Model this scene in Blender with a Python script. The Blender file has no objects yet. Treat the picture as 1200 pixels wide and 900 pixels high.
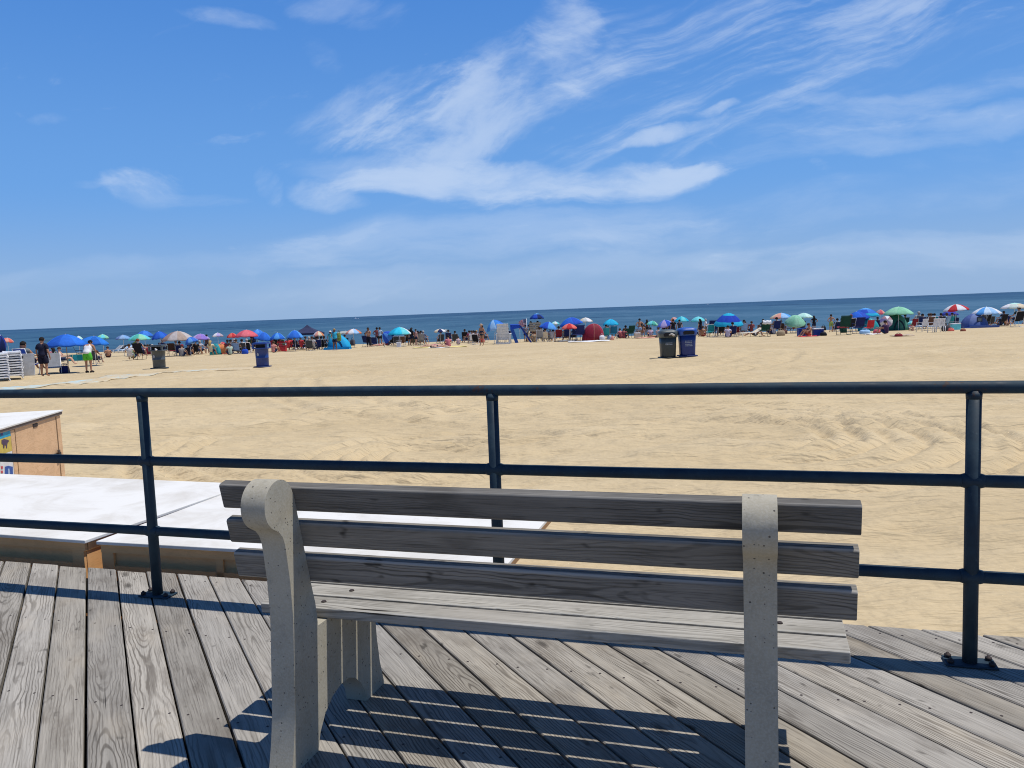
import bpy, bmesh, math, random
import numpy as np
from mathutils import Vector, Matrix, Euler
random.seed(7)
SC = bpy.context.scene
COL = SC.collection
R = math.radians

# ------------------------------------------------------------------ camera numbers
HC = 1.45                       # eye height above the boardwalk
F, PITCH, ROLL = 927.6, 0.09212, 0.03764
YAW = R(-17.14)                 # direction of the railing
O = Vector((-1.942, 4.1339))    # foot of the left visible railing post
DU = Vector((math.cos(YAW), math.sin(YAW)))
DV = Vector((-math.sin(YAW), math.cos(YAW)))

def W(u, v, z=0.0):             # railing frame -> world
    p = O + DU * u + DV * v
    return Vector((p.x, p.y, z))

def ray(px, py):
    x = (px - 600) / F; y = -(py - 450) / F
    c, s = math.cos(ROLL), math.sin(ROLL)
    X = c * x + s * y; Y = -s * x + c * y
    cp, sp = math.cos(PITCH), math.sin(PITCH)
    return Vector((X, cp + Y * sp, -sp + Y * cp))

SAND_Y, SAND_Z = [0, 30, 85, 112, 130], [-.55, -.55, -1.6, -3.7, -4.4]
def shore(x, y):                # the shore runs a little askew to the view
    return y + .2 * np.clip(x, -70, 70) * np.clip((y - 40) / 30, 0, 1)
def sand_z(y, x=0.0):
    return float(np.interp(shore(x, y), SAND_Y, SAND_Z))

def on_depth(px, py, Y):
    r = ray(px, py); s = Y / r.y
    return Vector((r.x * s, Y, HC + r.z * s))

def on_sand(px, py):
    r = ray(px, py); s = 20.0
    for _ in range(80):
        s = (sand_z(r.y * s, r.x * s) - HC) / r.z
    return Vector((r.x * s, r.y * s, float(sand_h(np.array([r.x * s]), np.array([r.y * s]))[0])))

# ------------------------------------------------------------------ materials
def new_mat(name):
    m = bpy.data.materials.new(name); m.use_nodes = True
    nt = m.node_tree; nt.nodes.clear()
    out = nt.nodes.new('ShaderNodeOutputMaterial')
    b = nt.nodes.new('ShaderNodeBsdfPrincipled')
    nt.links.new(b.outputs[0], out.inputs[0])
    return m, nt, b, out

class NG:                       # small helper to write node maths
    def __init__(s, nt): s.nt = nt
    def n(s, t, **k):
        nd = s.nt.nodes.new(t)
        for a, b in k.items(): setattr(nd, a, b)
        return nd
    def l(s, a, b): s.nt.links.new(a, b)
    def put(s, sock, v):
        if hasattr(v, 'is_linked') or isinstance(v, bpy.types.NodeSocket): s.l(v, sock)
        else: sock.default_value = v
    def m(s, op, a, b=None, c=None, clamp=False):
        nd = s.n('ShaderNodeMath', operation=op, use_clamp=clamp)
        s.put(nd.inputs[0], a)
        if b is not None: s.put(nd.inputs[1], b)
        if c is not None: s.put(nd.inputs[2], c)
        return nd.outputs[0]
    def comb(s, x, y, z=0.0):
        nd = s.n('ShaderNodeCombineXYZ')
        for i, v in enumerate((x, y, z)): s.put(nd.inputs[i], v)
        return nd.outputs[0]
    def sep(s, v):
        nd = s.n('ShaderNodeSeparateXYZ'); s.l(v, nd.inputs[0]); return nd.outputs
    def noise(s, vec, scale=1.0, detail=2.0, rough=.5, dist=0.0):
        nd = s.n('ShaderNodeTexNoise')
        s.l(vec, nd.inputs['Vector']); nd.inputs['Scale'].default_value = scale
        nd.inputs['Detail'].default_value = detail; nd.inputs['Roughness'].default_value = rough
        nd.inputs['Distortion'].default_value = dist
        return nd.outputs[0]
    def ramp(s, v, lo, hi, a=0.0, b=1.0, smooth=True):
        nd = s.n('ShaderNodeMapRange', interpolation_type='SMOOTHSTEP' if smooth else 'LINEAR')
        s.put(nd.inputs[0], v)
        for i, q in enumerate((lo, hi, a, b)): s.put(nd.inputs[1 + i], q)
        return nd.outputs[0]
    def mix(s, f, a, b, blend='MIX'):
        nd = s.n('ShaderNodeMix', data_type='RGBA', blend_type=blend)
        s.put(nd.inputs[0], f)
        for sock, v in ((nd.inputs[6], a), (nd.inputs[7], b)):
            if isinstance(v, tuple): sock.default_value = (*v, 1)[:4]
            else: s.l(v, sock)
        return nd.outputs[2]
    def bump(s, h, strength=.3, dist=.01, normal=None):
        nd = s.n('ShaderNodeBump'); s.put(nd.inputs['Height'], h)
        nd.inputs['Strength'].default_value = strength; nd.inputs['Distance'].default_value = dist
        if normal is not None: s.l(normal, nd.inputs['Normal'])
        return nd.outputs[0]
    def tc(s, which='Object'):
        return s.n('ShaderNodeTexCoord').outputs[which]
    def attr(s, name):
        return s.n('ShaderNodeAttribute', attribute_name=name)

_mc = {}
def fab(c, rough=.85, trans=0.0):       # cloth and plastic with a faint mottle of its own
    key = ('fab', tuple(round(x, 3) for x in c), rough, trans)
    if key in _mc: return _mc[key]
    m, nt, b, out = new_mat('cloth'); g = NG(nt)
    nz = g.noise(g.tc(), 5.0, 3, .6)
    f = g.ramp(nz, .3, .7, 0, 1)
    g.l(g.mix(f, tuple(x * .86 for x in c), tuple(min(1, x * 1.08) for x in c)), b.inputs['Base Color'])
    b.inputs['Roughness'].default_value = rough
    b.inputs['Specular IOR Level'].default_value = .25
    if trans:
        t = g.n('ShaderNodeBsdfTranslucent'); t.inputs[0].default_value = (*c, 1)
        mx = g.n('ShaderNodeMixShader'); mx.inputs[0].default_value = trans
        g.l(b.outputs[0], mx.inputs[1]); g.l(t.outputs[0], mx.inputs[2]); g.l(mx.outputs[0], out.inputs[0])
    _mc[key] = m; return m

def solid(name, c, rough=.5, metal=0.0, spec=.5):
    key = (name, c, rough, metal)
    if key in _mc: return _mc[key]
    m, nt, b, out = new_mat(name); g = NG(nt)
    nz = g.noise(g.tc(), 9.0, 4, .6)
    g.l(g.mix(g.ramp(nz, .3, .7), tuple(x * .85 for x in c), tuple(min(1, x * 1.1) for x in c)), b.inputs['Base Color'])
    b.inputs['Roughness'].default_value = rough; b.inputs['Metallic'].default_value = metal
    b.inputs['Specular IOR Level'].default_value = spec
    _mc[key] = m; return m

def wood_mat(name, light, dark, tint, spacing=.012, ringmix=.55, stain=.5, crack=.4, edge=None):
    m, nt, b, out = new_mat(name); g = NG(nt)
    uv = g.n('ShaderNodeUVMap', uv_map='UVMap').outputs[0]
    a, l, _ = g.sep(uv)
    r = g.attr('rnd').outputs['Fac']
    r2 = g.m('FRACT', g.m('MULTIPLY', r, 17.31)); r3 = g.m('FRACT', g.m('MULTIPLY', r, 71.7))
    off = g.m('MULTIPLY', r, 113.0)
    d = g.noise(g.comb(off, g.m('MULTIPLY', l, .55), r3), 1.0, 2, .5)
    d = g.m('MULTIPLY', g.m('SUBTRACT', d, .5), .26)
    wv = g.noise(g.comb(g.m('MULTIPLY', a, 9.0), g.m('MULTIPLY', l, 3.2), off), 1.0, 3, .55)
    wv = g.m('MULTIPLY', g.m('SUBTRACT', wv, .5), .05)
    aa = g.m('ADD', g.m('SUBTRACT', a, g.m('MULTIPLY', g.m('SUBTRACT', r2, .5), .11)), wv)
    ring = g.m('SQRT', g.m('ADD', g.m('MULTIPLY', aa, aa), g.m('MULTIPLY', d, d)))
    w = g.m('SINE', g.m('MULTIPLY', ring, 6.283 / spacing))
    line = g.ramp(w, .1, 1.0, 0, 1)
    # grain lines fade in and out along the board
    vis = g.ramp(g.noise(g.comb(g.m('MULTIPLY', a, 6.0), g.m('MULTIPLY', l, 1.1), g.m('ADD', off, 7.0)), 1.0, 2), .36, .66, .12, 1)
    line = g.m('MULTIPLY', line, vis)
    st = g.noise(g.comb(g.m('MULTIPLY', a, 210.0), g.m('MULTIPLY', l, 4.5), off), 1.0, 3, .6)
    st2 = g.noise(g.comb(g.m('MULTIPLY', a, 45.0), g.m('MULTIPLY', l, 2.0), g.m('ADD', off, 3.0)), 1.0, 3, .6)
    base = g.mix(g.ramp(st2, .3, .7), light, tuple(x * .78 for x in light))
    base = g.mix(g.m('MULTIPLY', line, ringmix), base, dark)
    base = g.mix(g.ramp(st, .50, .74, 0, .7), base, dark)
    base = g.mix(g.ramp(st, .26, .44, .45, 0), base, tuple(min(1, x * 1.3) for x in light))
    # warm / worn patches and dark stains
    blot = g.noise(g.comb(g.m('MULTIPLY', a, 4.0), g.m('MULTIPLY', l, 1.6), g.m('ADD', off, 11.0)), 1.0, 3, .6)
    base = g.mix(g.ramp(blot, .5, .75, 0, .55), base, tint)
    blot2 = g.noise(g.comb(g.m('MULTIPLY', a, 7.0), g.m('MULTIPLY', l, 2.6), g.m('ADD', off, 31.0)), 1.0, 4, .65)
    base = g.mix(g.ramp(blot2, .5, .72, 0, .5), base, tuple(x * 1.5 for x in dark))
    base = g.mix(g.ramp(blot2, .28, .42, .35, 0), base, tuple(min(1, x * 1.25) for x in light))
    spots = g.noise(g.comb(g.m('MULTIPLY', a, 20.0), g.m('MULTIPLY', l, 9.0), g.m('ADD', off, 5.0)), 1.0, 2, .5)
    base = g.mix(g.ramp(spots, .66, .78, 0, stain), base, tuple(x * .45 for x in dark))
    # long splits
    ck = g.noise(g.comb(g.m('MULTIPLY', a, 75.0), g.m('MULTIPLY', l, 1.3), g.m('ADD', off, 21.0)), 1.0, 2, .5)
    ck = g.ramp(ck, .70, .76, 0, 1)
    base = g.mix(g.m('MULTIPLY', ck, crack), base, tuple(x * .25 for x in dark))
    # knots
    vo = g.n('ShaderNodeTexVoronoi', feature='F1'); vo.inputs['Scale'].default_value = 1.0
    g.l(g.comb(g.m('MULTIPLY', a, 5.5), g.m('MULTIPLY', l, 2.1), off), vo.inputs['Vector'])
    kd = g.m('ADD', vo.outputs['Distance'], g.m('MULTIPLY', g.m('SUBTRACT', spots, .5), .12))
    kn = g.ramp(kd, .05, .13, 1, 0)
    kr = g.ramp(g.m('SINE', g.m('MULTIPLY', kd, 70.0)), .0, 1.0, 0, 1)
    kring = g.m('MULTIPLY', g.m('MULTIPLY', kr, g.ramp(kd, .1, .2, 1, 0)), .5)
    pick = g.ramp(g.sep(vo.outputs['Color'])[0], .62, .64, 0, 1)
    base = g.mix(g.m('MULTIPLY', g.m('MULTIPLY', kring, pick), .6), base, dark)
    base = g.mix(g.m('MULTIPLY', g.m('MULTIPLY', kn, pick), .75), base, tuple(x * .5 for x in dark))
    if edge:                    # bleached, splintered edges
        ea = g.m('ADD', g.m('ABSOLUTE', a), g.m('MULTIPLY', g.m('SUBTRACT', st2, .5), .012))
        base = g.mix(g.ramp(ea, edge - .006, edge + .002, 0, .75), base, tuple(min(1, x * 1.9) for x in light))
    tone = g.ramp(r3, 0, 1, .74, 1.12, smooth=False)
    hsv = g.n('ShaderNodeHueSaturation'); g.l(base, hsv.inputs['Color']); g.l(tone, hsv.inputs['Value'])
    g.l(g.ramp(r2, 0, 1, .75, 1.15, smooth=False), hsv.inputs['Saturation'])
    g.l(hsv.outputs[0], b.inputs['Base Color'])
    b.inputs['Roughness'].default_value = .85; b.inputs['Specular IOR Level'].default_value = .22
    h = g.m('ADD', g.m('MULTIPLY', line, -.6), g.m('MULTIPLY', st, .7))
    h = g.m('ADD', h, g.m('MULTIPLY', ck, -1.5))
    g.l(g.bump(h, .55, .0016), b.inputs['Normal'])
    return m

M_DECK = wood_mat('weathered_deck_wood', (.365, .332, .280), (.085, .070, .054), (.42, .36, .275), .0105, .74, .7, .9)
M_SLAT = wood_mat('grey_bench_wood', (.225, .208, .180), (.045, .040, .033), (.15, .135, .115), .0085, .65, .9, 1.0, edge=.043)

M_SEAT = wood_mat('sunlit_seat_wood', (.40, .375, .325), (.10, .09, .072), (.33, .30, .255), .0085, .55, .6, 1.0, edge=.047)  # same wood as the back, painted lighter where sun falls on the seat

def concrete_mat():
    m, nt, b, out = new_mat('cast_concrete'); g = NG(nt); t = g.tc()
    n1 = g.noise(t, 6, 5, .6); n2 = g.noise(t, 160, 3, .6); n3 = g.noise(t, 26, 3, .6)
    c = g.mix(g.ramp(n1, .3, .7), (.315, .283, .215), (.39, .355, .275))
    c = g.mix(g.ramp(n3, .55, .75, 0, .4), c, (.20, .19, .16))
    c = g.mix(g.ramp(n2, .35, .7, 0, .32), c, (.50, .475, .41))
    vo = g.n('ShaderNodeTexVoronoi'); vo.inputs['Scale'].default_value = 85; g.l(t, vo.inputs['Vector'])
    pk = g.ramp(g.sep(vo.outputs['Color'])[0], .70, .72)
    sz = g.ramp(g.sep(vo.outputs['Color'])[1], 0, 1, .04, .27, smooth=False)
    d = g.m('SUBTRACT', vo.outputs['Distance'], sz)
    pit = g.m('MULTIPLY', g.ramp(d, -.05, .03, 1, 0), pk)
    c = g.mix(g.m('MULTIPLY', pit, .85), c, (.07, .065, .06))
    g.l(c, b.inputs['Base Color']); b.inputs['Roughness'].default_value = .9
    b.inputs['Specular IOR Level'].default_value = .2
    h = g.m('ADD', g.m('MULTIPLY', pit, -1.0), g.m('MULTIPLY', n2, .25))
    g.l(g.bump(h, .6, .003), b.inputs['Normal'])
    return m
M_CONC = concrete_mat()

def rail_mat():
    m, nt, b, out = new_mat('navy_rail_paint'); g = NG(nt); t = g.tc()
    n1 = g.noise(t, 9, 5, .65); n2 = g.noise(t, 60, 4, .6); n3 = g.noise(t, 3.1, 3, .5)
    c = g.mix(g.ramp(n1, .35, .65), (.010, .025, .041), (.021, .044, .062))
    c = g.mix(g.ramp(n2, .6, .8, 0, .45), c, (.06, .09, .105))
    rust = g.ramp(g.m('ADD', g.m('MULTIPLY', n2, .5), g.m('MULTIPLY', n3, .7)), .74, .8, 0, .8)
    c = g.mix(rust, c, (.05, .022, .012))
    g.l(c, b.inputs['Base Color']); g.l(g.ramp(n1, .3, .7, .55, .8), b.inputs['Roughness'])
    b.inputs['Specular IOR Level'].default_value = .28
    g.l(g.bump(n2, .2, .002), b.inputs['Normal'])
    return m
M_RAIL = rail_mat()
M_RUST = solid('rusty_bolt', (.035, .022, .018), .75)

def sand_mat():
    m, nt, b, out = new_mat('beach_sand'); g = NG(nt)
    pos = g.n('ShaderNodeNewGeometry').outputs['Position']
    x, y, z = g.sep(pos)
    n1 = g.noise(pos, .22, 5, .6); n2 = g.noise(pos, 2.2, 3, .5); n3 = g.noise(pos, 14, 2, .5); n4 = g.noise(pos, 240, 2, .6)
    # raked look: features stretched along the shore
    st = g.noise(g.comb(g.m('MULTIPLY', x, .8), g.m('MULTIPLY', y, 2.6), 0.0), 1.0, 3, .5)
    st2 = g.noise(g.comb(g.m('MULTIPLY', x, .12), g.m('MULTIPLY', y, .8), 4.0), 1.0, 4, .6)
    c = g.mix(g.ramp(n1, .3, .7), (.49, .382, .230), (.555, .440, .272))
    c = g.mix(g.ramp(st, .35, .75, 0, .30), c, (.45, .36, .225))
    c = g.mix(g.ramp(st2, .45, .75, 0, .35), c, (.60, .50, .34))
    c = g.mix(g.ramp(n4, .5, .8, 0, .35), c, (.36, .28, .18))
    wet = g.ramp(y, 100, 108, 0, .7)
    c = g.mix(wet, c, (.22, .17, .11))
    g.l(c, b.inputs['Base Color']); b.inputs['Roughness'].default_value = 1.0
    b.inputs['Specular IOR Level'].default_value = .05
    h = g.m('ADD', g.m('MULTIPLY', n2, 1.0), g.m('MULTIPLY', n3, .16))
    st3 = g.noise(g.comb(g.m('MULTIPLY', x, 1.6), g.m('MULTIPLY', y, 8.0), 9.0), 1.0, 2, .5)
    st4 = g.noise(g.comb(g.m('MULTIPLY', x, 4.5), g.m('MULTIPLY', y, 19.0), 2.0), 1.0, 2, .5)
    near = g.ramp(y, 8, 26, 1, 0)
    h = g.m('ADD', h, g.m('ADD', g.m('MULTIPLY', st, .9), g.m('ADD', g.m('MULTIPLY', st3, 1.3), g.m('MULTIPLY', g.m('MULTIPLY', st4, near), .5))))
    g.l(g.bump(h, .65, .12), b.inputs['Normal'])
    return m
M_SAND = sand_mat()

def sea_mat():
    m, nt, b, out = new_mat('sea_water'); g = NG(nt)
    pos = g.n('ShaderNodeNewGeometry').outputs['Position']
    x, y, z = g.sep(pos)
    sc = lambda a, b_, q: g.comb(g.m('MULTIPLY', x, 1 / a), g.m('MULTIPLY', y, 1 / b_), q)
    n1 = g.noise(sc(9, 11, 0.0), 1.0, 4, .6, .4)
    n2 = g.noise(sc(40, 90, 3.0), 1.0, 5, .62, .5)
    n3 = g.noise(sc(150, 600, 6.0), 1.0, 5, .62, .3)
    n4 = g.noise(sc(700, 5000, 8.0), 1.0, 4, .6)
    dist = g.ramp(g.m('LOGARITHM', y, 10.0), 2.05, 3.6, 0, 1)
    c = g.mix(dist, (.042, .108, .170), (.026, .074, .146))
    mod = g.m('ADD', g.m('MULTIPLY', g.m('SUBTRACT', n1, .5), .9), g.m('ADD', g.m('MULTIPLY', g.m('SUBTRACT', n2, .5), 1.3), g.m('ADD', g.m('MULTIPLY', g.m('SUBTRACT', n3, .5), 1.1), g.m('MULTIPLY', g.m('SUBTRACT', n4, .5), .9))))
    c = g.mix(g.ramp(mod, 0.0, .36, 0, .85), c, (.008, .034, .085))
    c = g.mix(g.ramp(mod, -.35, -.04, .7, 0), c, (.075, .150, .225))
    foam = g.ramp(g.m('ADD', n1, g.m('MULTIPLY', n2, .4)), .9, .97, 0, .5)
    c = g.mix(foam, c, (.5, .6, .65))
    g.l(c, b.inputs['Base Color']); b.inputs['Roughness'].default_value = .55
    b.inputs['Specular IOR Level'].default_value = .12; b.inputs['IOR'].default_value = 1.33
    g.l(g.bump(g.m('ADD', n1, g.m('MULTIPLY', n2, 2.0)), .5, .5), b.inputs['Normal'])
    return m
M_SEA = sea_mat()

def ply_mat(name, a, c2):
    m, nt, b, out = new_mat(name); g = NG(nt); x, y, z = g.sep(g.tc())
    n = g.noise(g.comb(g.m('MULTIPLY', x, 2.0), g.m('MULTIPLY', y, 2.0), g.m('MULTIPLY', z, 11.0)), 1.0, 4, .6, 1.2)
    s = g.ramp(g.m('SINE', g.m('MULTIPLY', n, 55.0)), .2, 1, 0, .28)
    n2 = g.noise(g.tc(), 3.0, 4, .6)
    c = g.mix(g.ramp(n2, .3, .7), a, tuple(q * .84 for q in a))
    c = g.mix(s, c, c2)
    g.l(c, b.inputs['Base Color']); b.inputs['Roughness'].default_value = .7
    return m
M_PLY = ply_mat('tan_plywood', (.78, .50, .28), (.42, .22, .09))
M_PLYD = ply_mat('brown_plywood', (.78, .43, .18), (.55, .28, .11))

def white_top_mat():
    m, nt, b, out = new_mat('white_painted_board'); g = NG(nt); t = g.tc()
    n = g.noise(t, 1.7, 5, .65, .6); n2 = g.noise(t, 9, 5, .65); n3 = g.noise(t, 60, 3)
    c = g.mix(g.ramp(n, .40, .70, 0, .65), (.69, .675, .64), (.50, .465, .41))
    c = g.mix(g.ramp(n2, .6, .78, 0, .35), c, (.40, .365, .32))
    c = g.mix(g.ramp(n3, .62, .8, 0, .2), c, (.45, .43, .4))
    g.l(c, b.inputs['Base Color']); b.inputs['Roughness'].default_value = .8; b.inputs['Specular IOR Level'].default_value = .15
    return m
M_WTOP = white_top_mat()

# ------------------------------------------------------------------ mesh helpers
def link(name, me, mats, parent=None):
    o = bpy.data.objects.new(name, me); COL.objects.link(o)
    if mats is not None:
        for m in (mats if isinstance(mats, (list, tuple)) else [mats]): me.materials.append(m)
    if parent is not None: o.parent = parent
    return o

def finish(name, bm, mats, parent=None, smooth=False, bevel=0.0):
    if bevel:
        bmesh.ops.bevel(bm, geom=list(bm.edges), offset=bevel, segments=2, affect='EDGES', profile=.5, clamp_overlap=True)
    bmesh.ops.recalc_face_normals(bm, faces=list(bm.faces))
    me = bpy.data.meshes.new(name); bm.to_mesh(me); bm.free()
    if smooth:
        for p in me.polygons: p.use_smooth = True
    return link(name, me, mats, parent)

def bx(bm, x0, x1, y0, y1, z0, z1, mat=0, M=None):
    vs = [bm.verts.new(Vector(c) if M is None else M @ Vector(c)) for c in
          ((x0,y0,z0),(x1,y0,z0),(x1,y1,z0),(x0,y1,z0),(x0,y0,z1),(x1,y0,z1),(x1,y1,z1),(x0,y1,z1))]
    for f in ((0,3,2,1),(4,5,6,7),(0,1,5,4),(1,2,6,5),(2,3,7,6),(3,0,4,7)):
        fc = bm.faces.new([vs[i] for i in f]); fc.material_index = mat

def tube(bm, pts, r, n=8, mat=0, caps=True):
    pts = [Vector(p) for p in pts]
    rs = r if isinstance(r, (list, tuple)) else [r] * len(pts)
    rings = []
    up = None
    for i, p in enumerate(pts):
        t = (pts[min(i + 1, len(pts) - 1)] - pts[max(i - 1, 0)]).normalized()
        if up is None: up = t.orthogonal().normalized()
        up = (up - t * up.dot(t)); up = up.normalized() if up.length > 1e-5 else t.orthogonal().normalized()
        b = t.cross(up)
        rings.append([bm.verts.new(p + (up * math.cos(2*math.pi*k/n) + b * math.sin(2*math.pi*k/n)) * rs[i]) for k in range(n)])
    for a, b in zip(rings, rings[1:]):
        for k in range(n):
            f = bm.faces.new((a[k], a[(k+1) % n], b[(k+1) % n], b[k])); f.smooth = True; f.material_index = mat
    if caps:
        f = bm.faces.new(rings[0][::-1]); f.material_index = mat
        f = bm.faces.new(rings[-1]); f.material_index = mat

def extrude_poly(bm, pts, d, mat=0):        # pts: list of Vector, d: Vector
    a = [bm.verts.new(p) for p in pts]; b = [bm.verts.new(p + d) for p in pts]
    f = bm.faces.new(a[::-1]); f.material_index = mat
    f = bm.faces.new(b); f.material_index = mat
    for i in range(len(a)):
        j = (i + 1) % len(a)
        f = bm.faces.new((a[i], a[j], b[j], b[i])); f.material_index = mat

def tag(o, label, cat, group=None):
    o['label'] = label; o['category'] = cat
    if group: o['group'] = group
    return o

def thing(name, label, cat, loc=(0, 0, 0), rz=0.0, group=None):
    o = bpy.data.objects.new(name, None); COL.objects.link(o)
    o.empty_display_size = .2
    o.location = loc; o.rotation_euler = (0, 0, rz)
    return tag(o, label, cat, group)

def struct(o):
    o['kind'] = 'structure'; return o

# ------------------------------------------------------------------ value noise for real relief
_vt = {}
def vnoise(x, y, seed):
    if seed not in _vt: _vt[seed] = np.random.RandomState(seed).rand(256, 256)
    T = _vt[seed]
    xi = np.floor(x).astype(int); yi = np.floor(y).astype(int)
    fx = x - xi; fy = y - yi
    fx = fx*fx*(3-2*fx); fy = fy*fy*(3-2*fy)
    g = lambda a, b: T[a % 256, b % 256]
    return (g(xi, yi)*(1-fx)*(1-fy) + g(xi+1, yi)*fx*(1-fy) + g(xi, yi+1)*(1-fx)*fy + g(xi+1, yi+1)*fx*fy) - .5

# ------------------------------------------------------------------ sand
def sand_h(X, Y):
    Z = np.interp(shore(X, Y), SAND_Y, SAND_Z)
    ramp = np.clip((Y - 3.2) / 2, 0, 1) * np.clip((60 - Y) / 30, 0, 1)
    n = .11 * vnoise(X*.28, Y*.35, 1) + .06 * vnoise(X*1.0+5, Y*1.4, 2) + .06 * vnoise(X*1.7, Y*2.9, 3)
    n +=    .030 * vnoise(X*2.6+.7*Y, Y*4.1, 4) + .026 * vnoise(X*4.6, Y*6.2, 5) + .020 * vnoise(X*3.0, Y*9.0, 6)
    foot = vnoise(X*2.4 + 9, Y*3.1, 8)                              # footprints
    n -= .055 * np.clip(foot - .15, 0, 1)
    def arc(cx, cy, r, w, a0, a1, depth):                           # rake and tyre arcs
        d = np.hypot(X - cx, Y - cy) - r
        an = np.degrees(np.arctan2(Y - cy, X - cx)) % 360
        rel = (an - a0) % 360; m = np.clip(rel / 14, 0, 1) * np.clip((a1 - a0 - rel) / 14, 0, 1)
        rut = -np.exp(-(d / w) ** 2) + .55 * np.exp(-((np.abs(d) - 1.6 * w) / (.7 * w)) ** 2)
        return depth * m * rut * (1 + .2 * np.sin(an * 2.3))
    for r_ in (1.3, 1.7, 2.1, 2.6, 3.1, 3.7): n += arc(3.3, 11.8, r_, .10, -100, 100, .062)
    for r_ in (.7, 1.0, 1.35, 1.8): n += arc(-1.25, 11.2, r_, .09, 40, 320, .052)
    for r_ in (2.4, 2.8, 3.2): n += arc(-2.6, 12.4, r_, .10, 150, 330, .05)
    n += arc(12, 30, 19, .2, 180, 290, .06) + arc(12, 30, 20.6, .2, 180, 290, .06)
    n += arc(-15, 40, 26, .25, 250, 350, .06) + arc(-15, 40, 27.7, .25, 250, 350, .06)
    for k, y0 in enumerate((6.4, 7.3, 8.2, 8.9, 10.1, 11.2, 12.4, 13.2, 14.8, 17.0, 17.9, 20.2, 22.5, 23.6, 27, 29.5)):
        yy = Y - (y0 + .06 * X + .45 * vnoise(X*.25, X*0 + k, 20 + k) + .12 * vnoise(X*1.3, X*0 + k, 50 + k))
        am = np.clip(.5 + 1.6 * vnoise(X*.3 + k*7, X*0 + k, 90 + k), 0, 1)
        n += am * (-.036 * np.exp(-(yy / .11) ** 2) + .026 * np.exp(-((np.abs(yy) - .2) / .1) ** 2))
    return Z + n * ramp

def build_sand():
    fx = np.arange(-17, 17.01, .075); gx = 17 * 1.18 ** np.arange(1, 33)
    xs = np.concatenate([-gx[::-1], fx, gx])
    fy = np.concatenate([np.arange(2, 18, .07), np.arange(18, 40, .13), np.arange(40, 112.5, 1.0)])
    ys = np.concatenate([[-400, -60, -20, -8, -4, -1], fy, [116, 122, 140, 160]])
    X, Y = np.meshgrid(xs, ys)
    Z = sand_h(X, Y)
    nv = X.size; ny, nx = X.shape
    co = np.stack([X, Y, Z], -1).reshape(-1, 3).astype(np.float32)
    idx = np.arange(nv).reshape(ny, nx)
    q = np.stack([idx[:-1, :-1], idx[:-1, 1:], idx[1:, 1:], idx[1:, :-1]], -1).reshape(-1)
    nf = q.size // 4
    me = bpy.data.meshes.new('sand')
    me.vertices.add(nv); me.vertices.foreach_set('co', co.ravel())
    me.loops.add(q.size); me.loops.foreach_set('vertex_index', q.astype(np.int32))
    me.polygons.add(nf); me.polygons.foreach_set('loop_start', np.arange(0, q.size, 4, dtype=np.int32))
    me.polygons.foreach_set('use_smooth', np.ones(nf, dtype=bool))
    me.update(); me.validate()
    struct(link('sand', me, M_SAND))
build_sand()

def build_sea():
    bm = bmesh.new()
    xs = [-60000, -8000, -1500, -400, 0, 400, 1500, 8000, 60000]; ys = [100, 160, 400, 1500, 8000, 60000]
    g = [[bm.verts.new((x, y, -3.2)) for x in xs] for y in ys]
    for j in range(len(ys) - 1):
        for i in range(len(xs) - 1): bm.faces.new((g[j][i], g[j][i+1], g[j+1][i+1], g[j+1][i]))
    struct(finish('sea', bm, M_SEA))
build_sea()

# ------------------------------------------------------------------ boards with grain coordinates
def board(bm, uvl, rl, C, ax, ay, az, w, t, p0, p1, rnd, ch=.004):
    """a board: C centre line start, ax across (unit), ay along (unit), az up (unit); p0(q), p1(q) end positions"""
    h = w / 2
    prof = [(-h, -t), (h, -t), (h, -ch), (h - ch, 0), (-h + ch, 0), (-h, -ch)]
    sv = [0, w, w + t, w + t + ch, 2*w + t, 2*w + t + ch]
    n = len(prof)
    e0 = [bm.verts.new(C + ax*q + az*z + ay*p0(q)) for q, z in prof]
    e1 = [bm.verts.new(C + ax*q + az*z + ay*p1(q)) for q, z in prof]
    for v in e0 + e1: v[rl] = rnd
    for i in range(n):
        j = (i + 1) % n
        f = bm.faces.new((e0[i], e0[j], e1[j], e1[i]))
        qa = prof[i][0]; qb = prof[j][0]
        if abs(qa - qb) < 1e-6:      # a vertical side
            ua, ub = qa + prof[i][1], qa + prof[j][1]
        else: ua, ub = qa, qb
        for lp, (u, vv) in zip(f.loops, ((ua, p0(qa)), (ub, p0(qb)), (ub, p1(qb)), (ua, p1(qa)))):
            lp[uvl].uv = (u, vv)
    for ring, pf in ((e0[::-1], p0), (e1, p1)):
        f = bm.faces.new(ring)
        for lp in f.loops:
            d = lp.vert.co - C
            lp[uvl].uv = (d.dot(ax), pf(0) + d.dot(az) * .3)

def wood_bm():
    bm = bmesh.new()
    return bm, bm.loops.layers.uv.new('UVMap'), bm.verts.layers.float.new('rnd')

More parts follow.
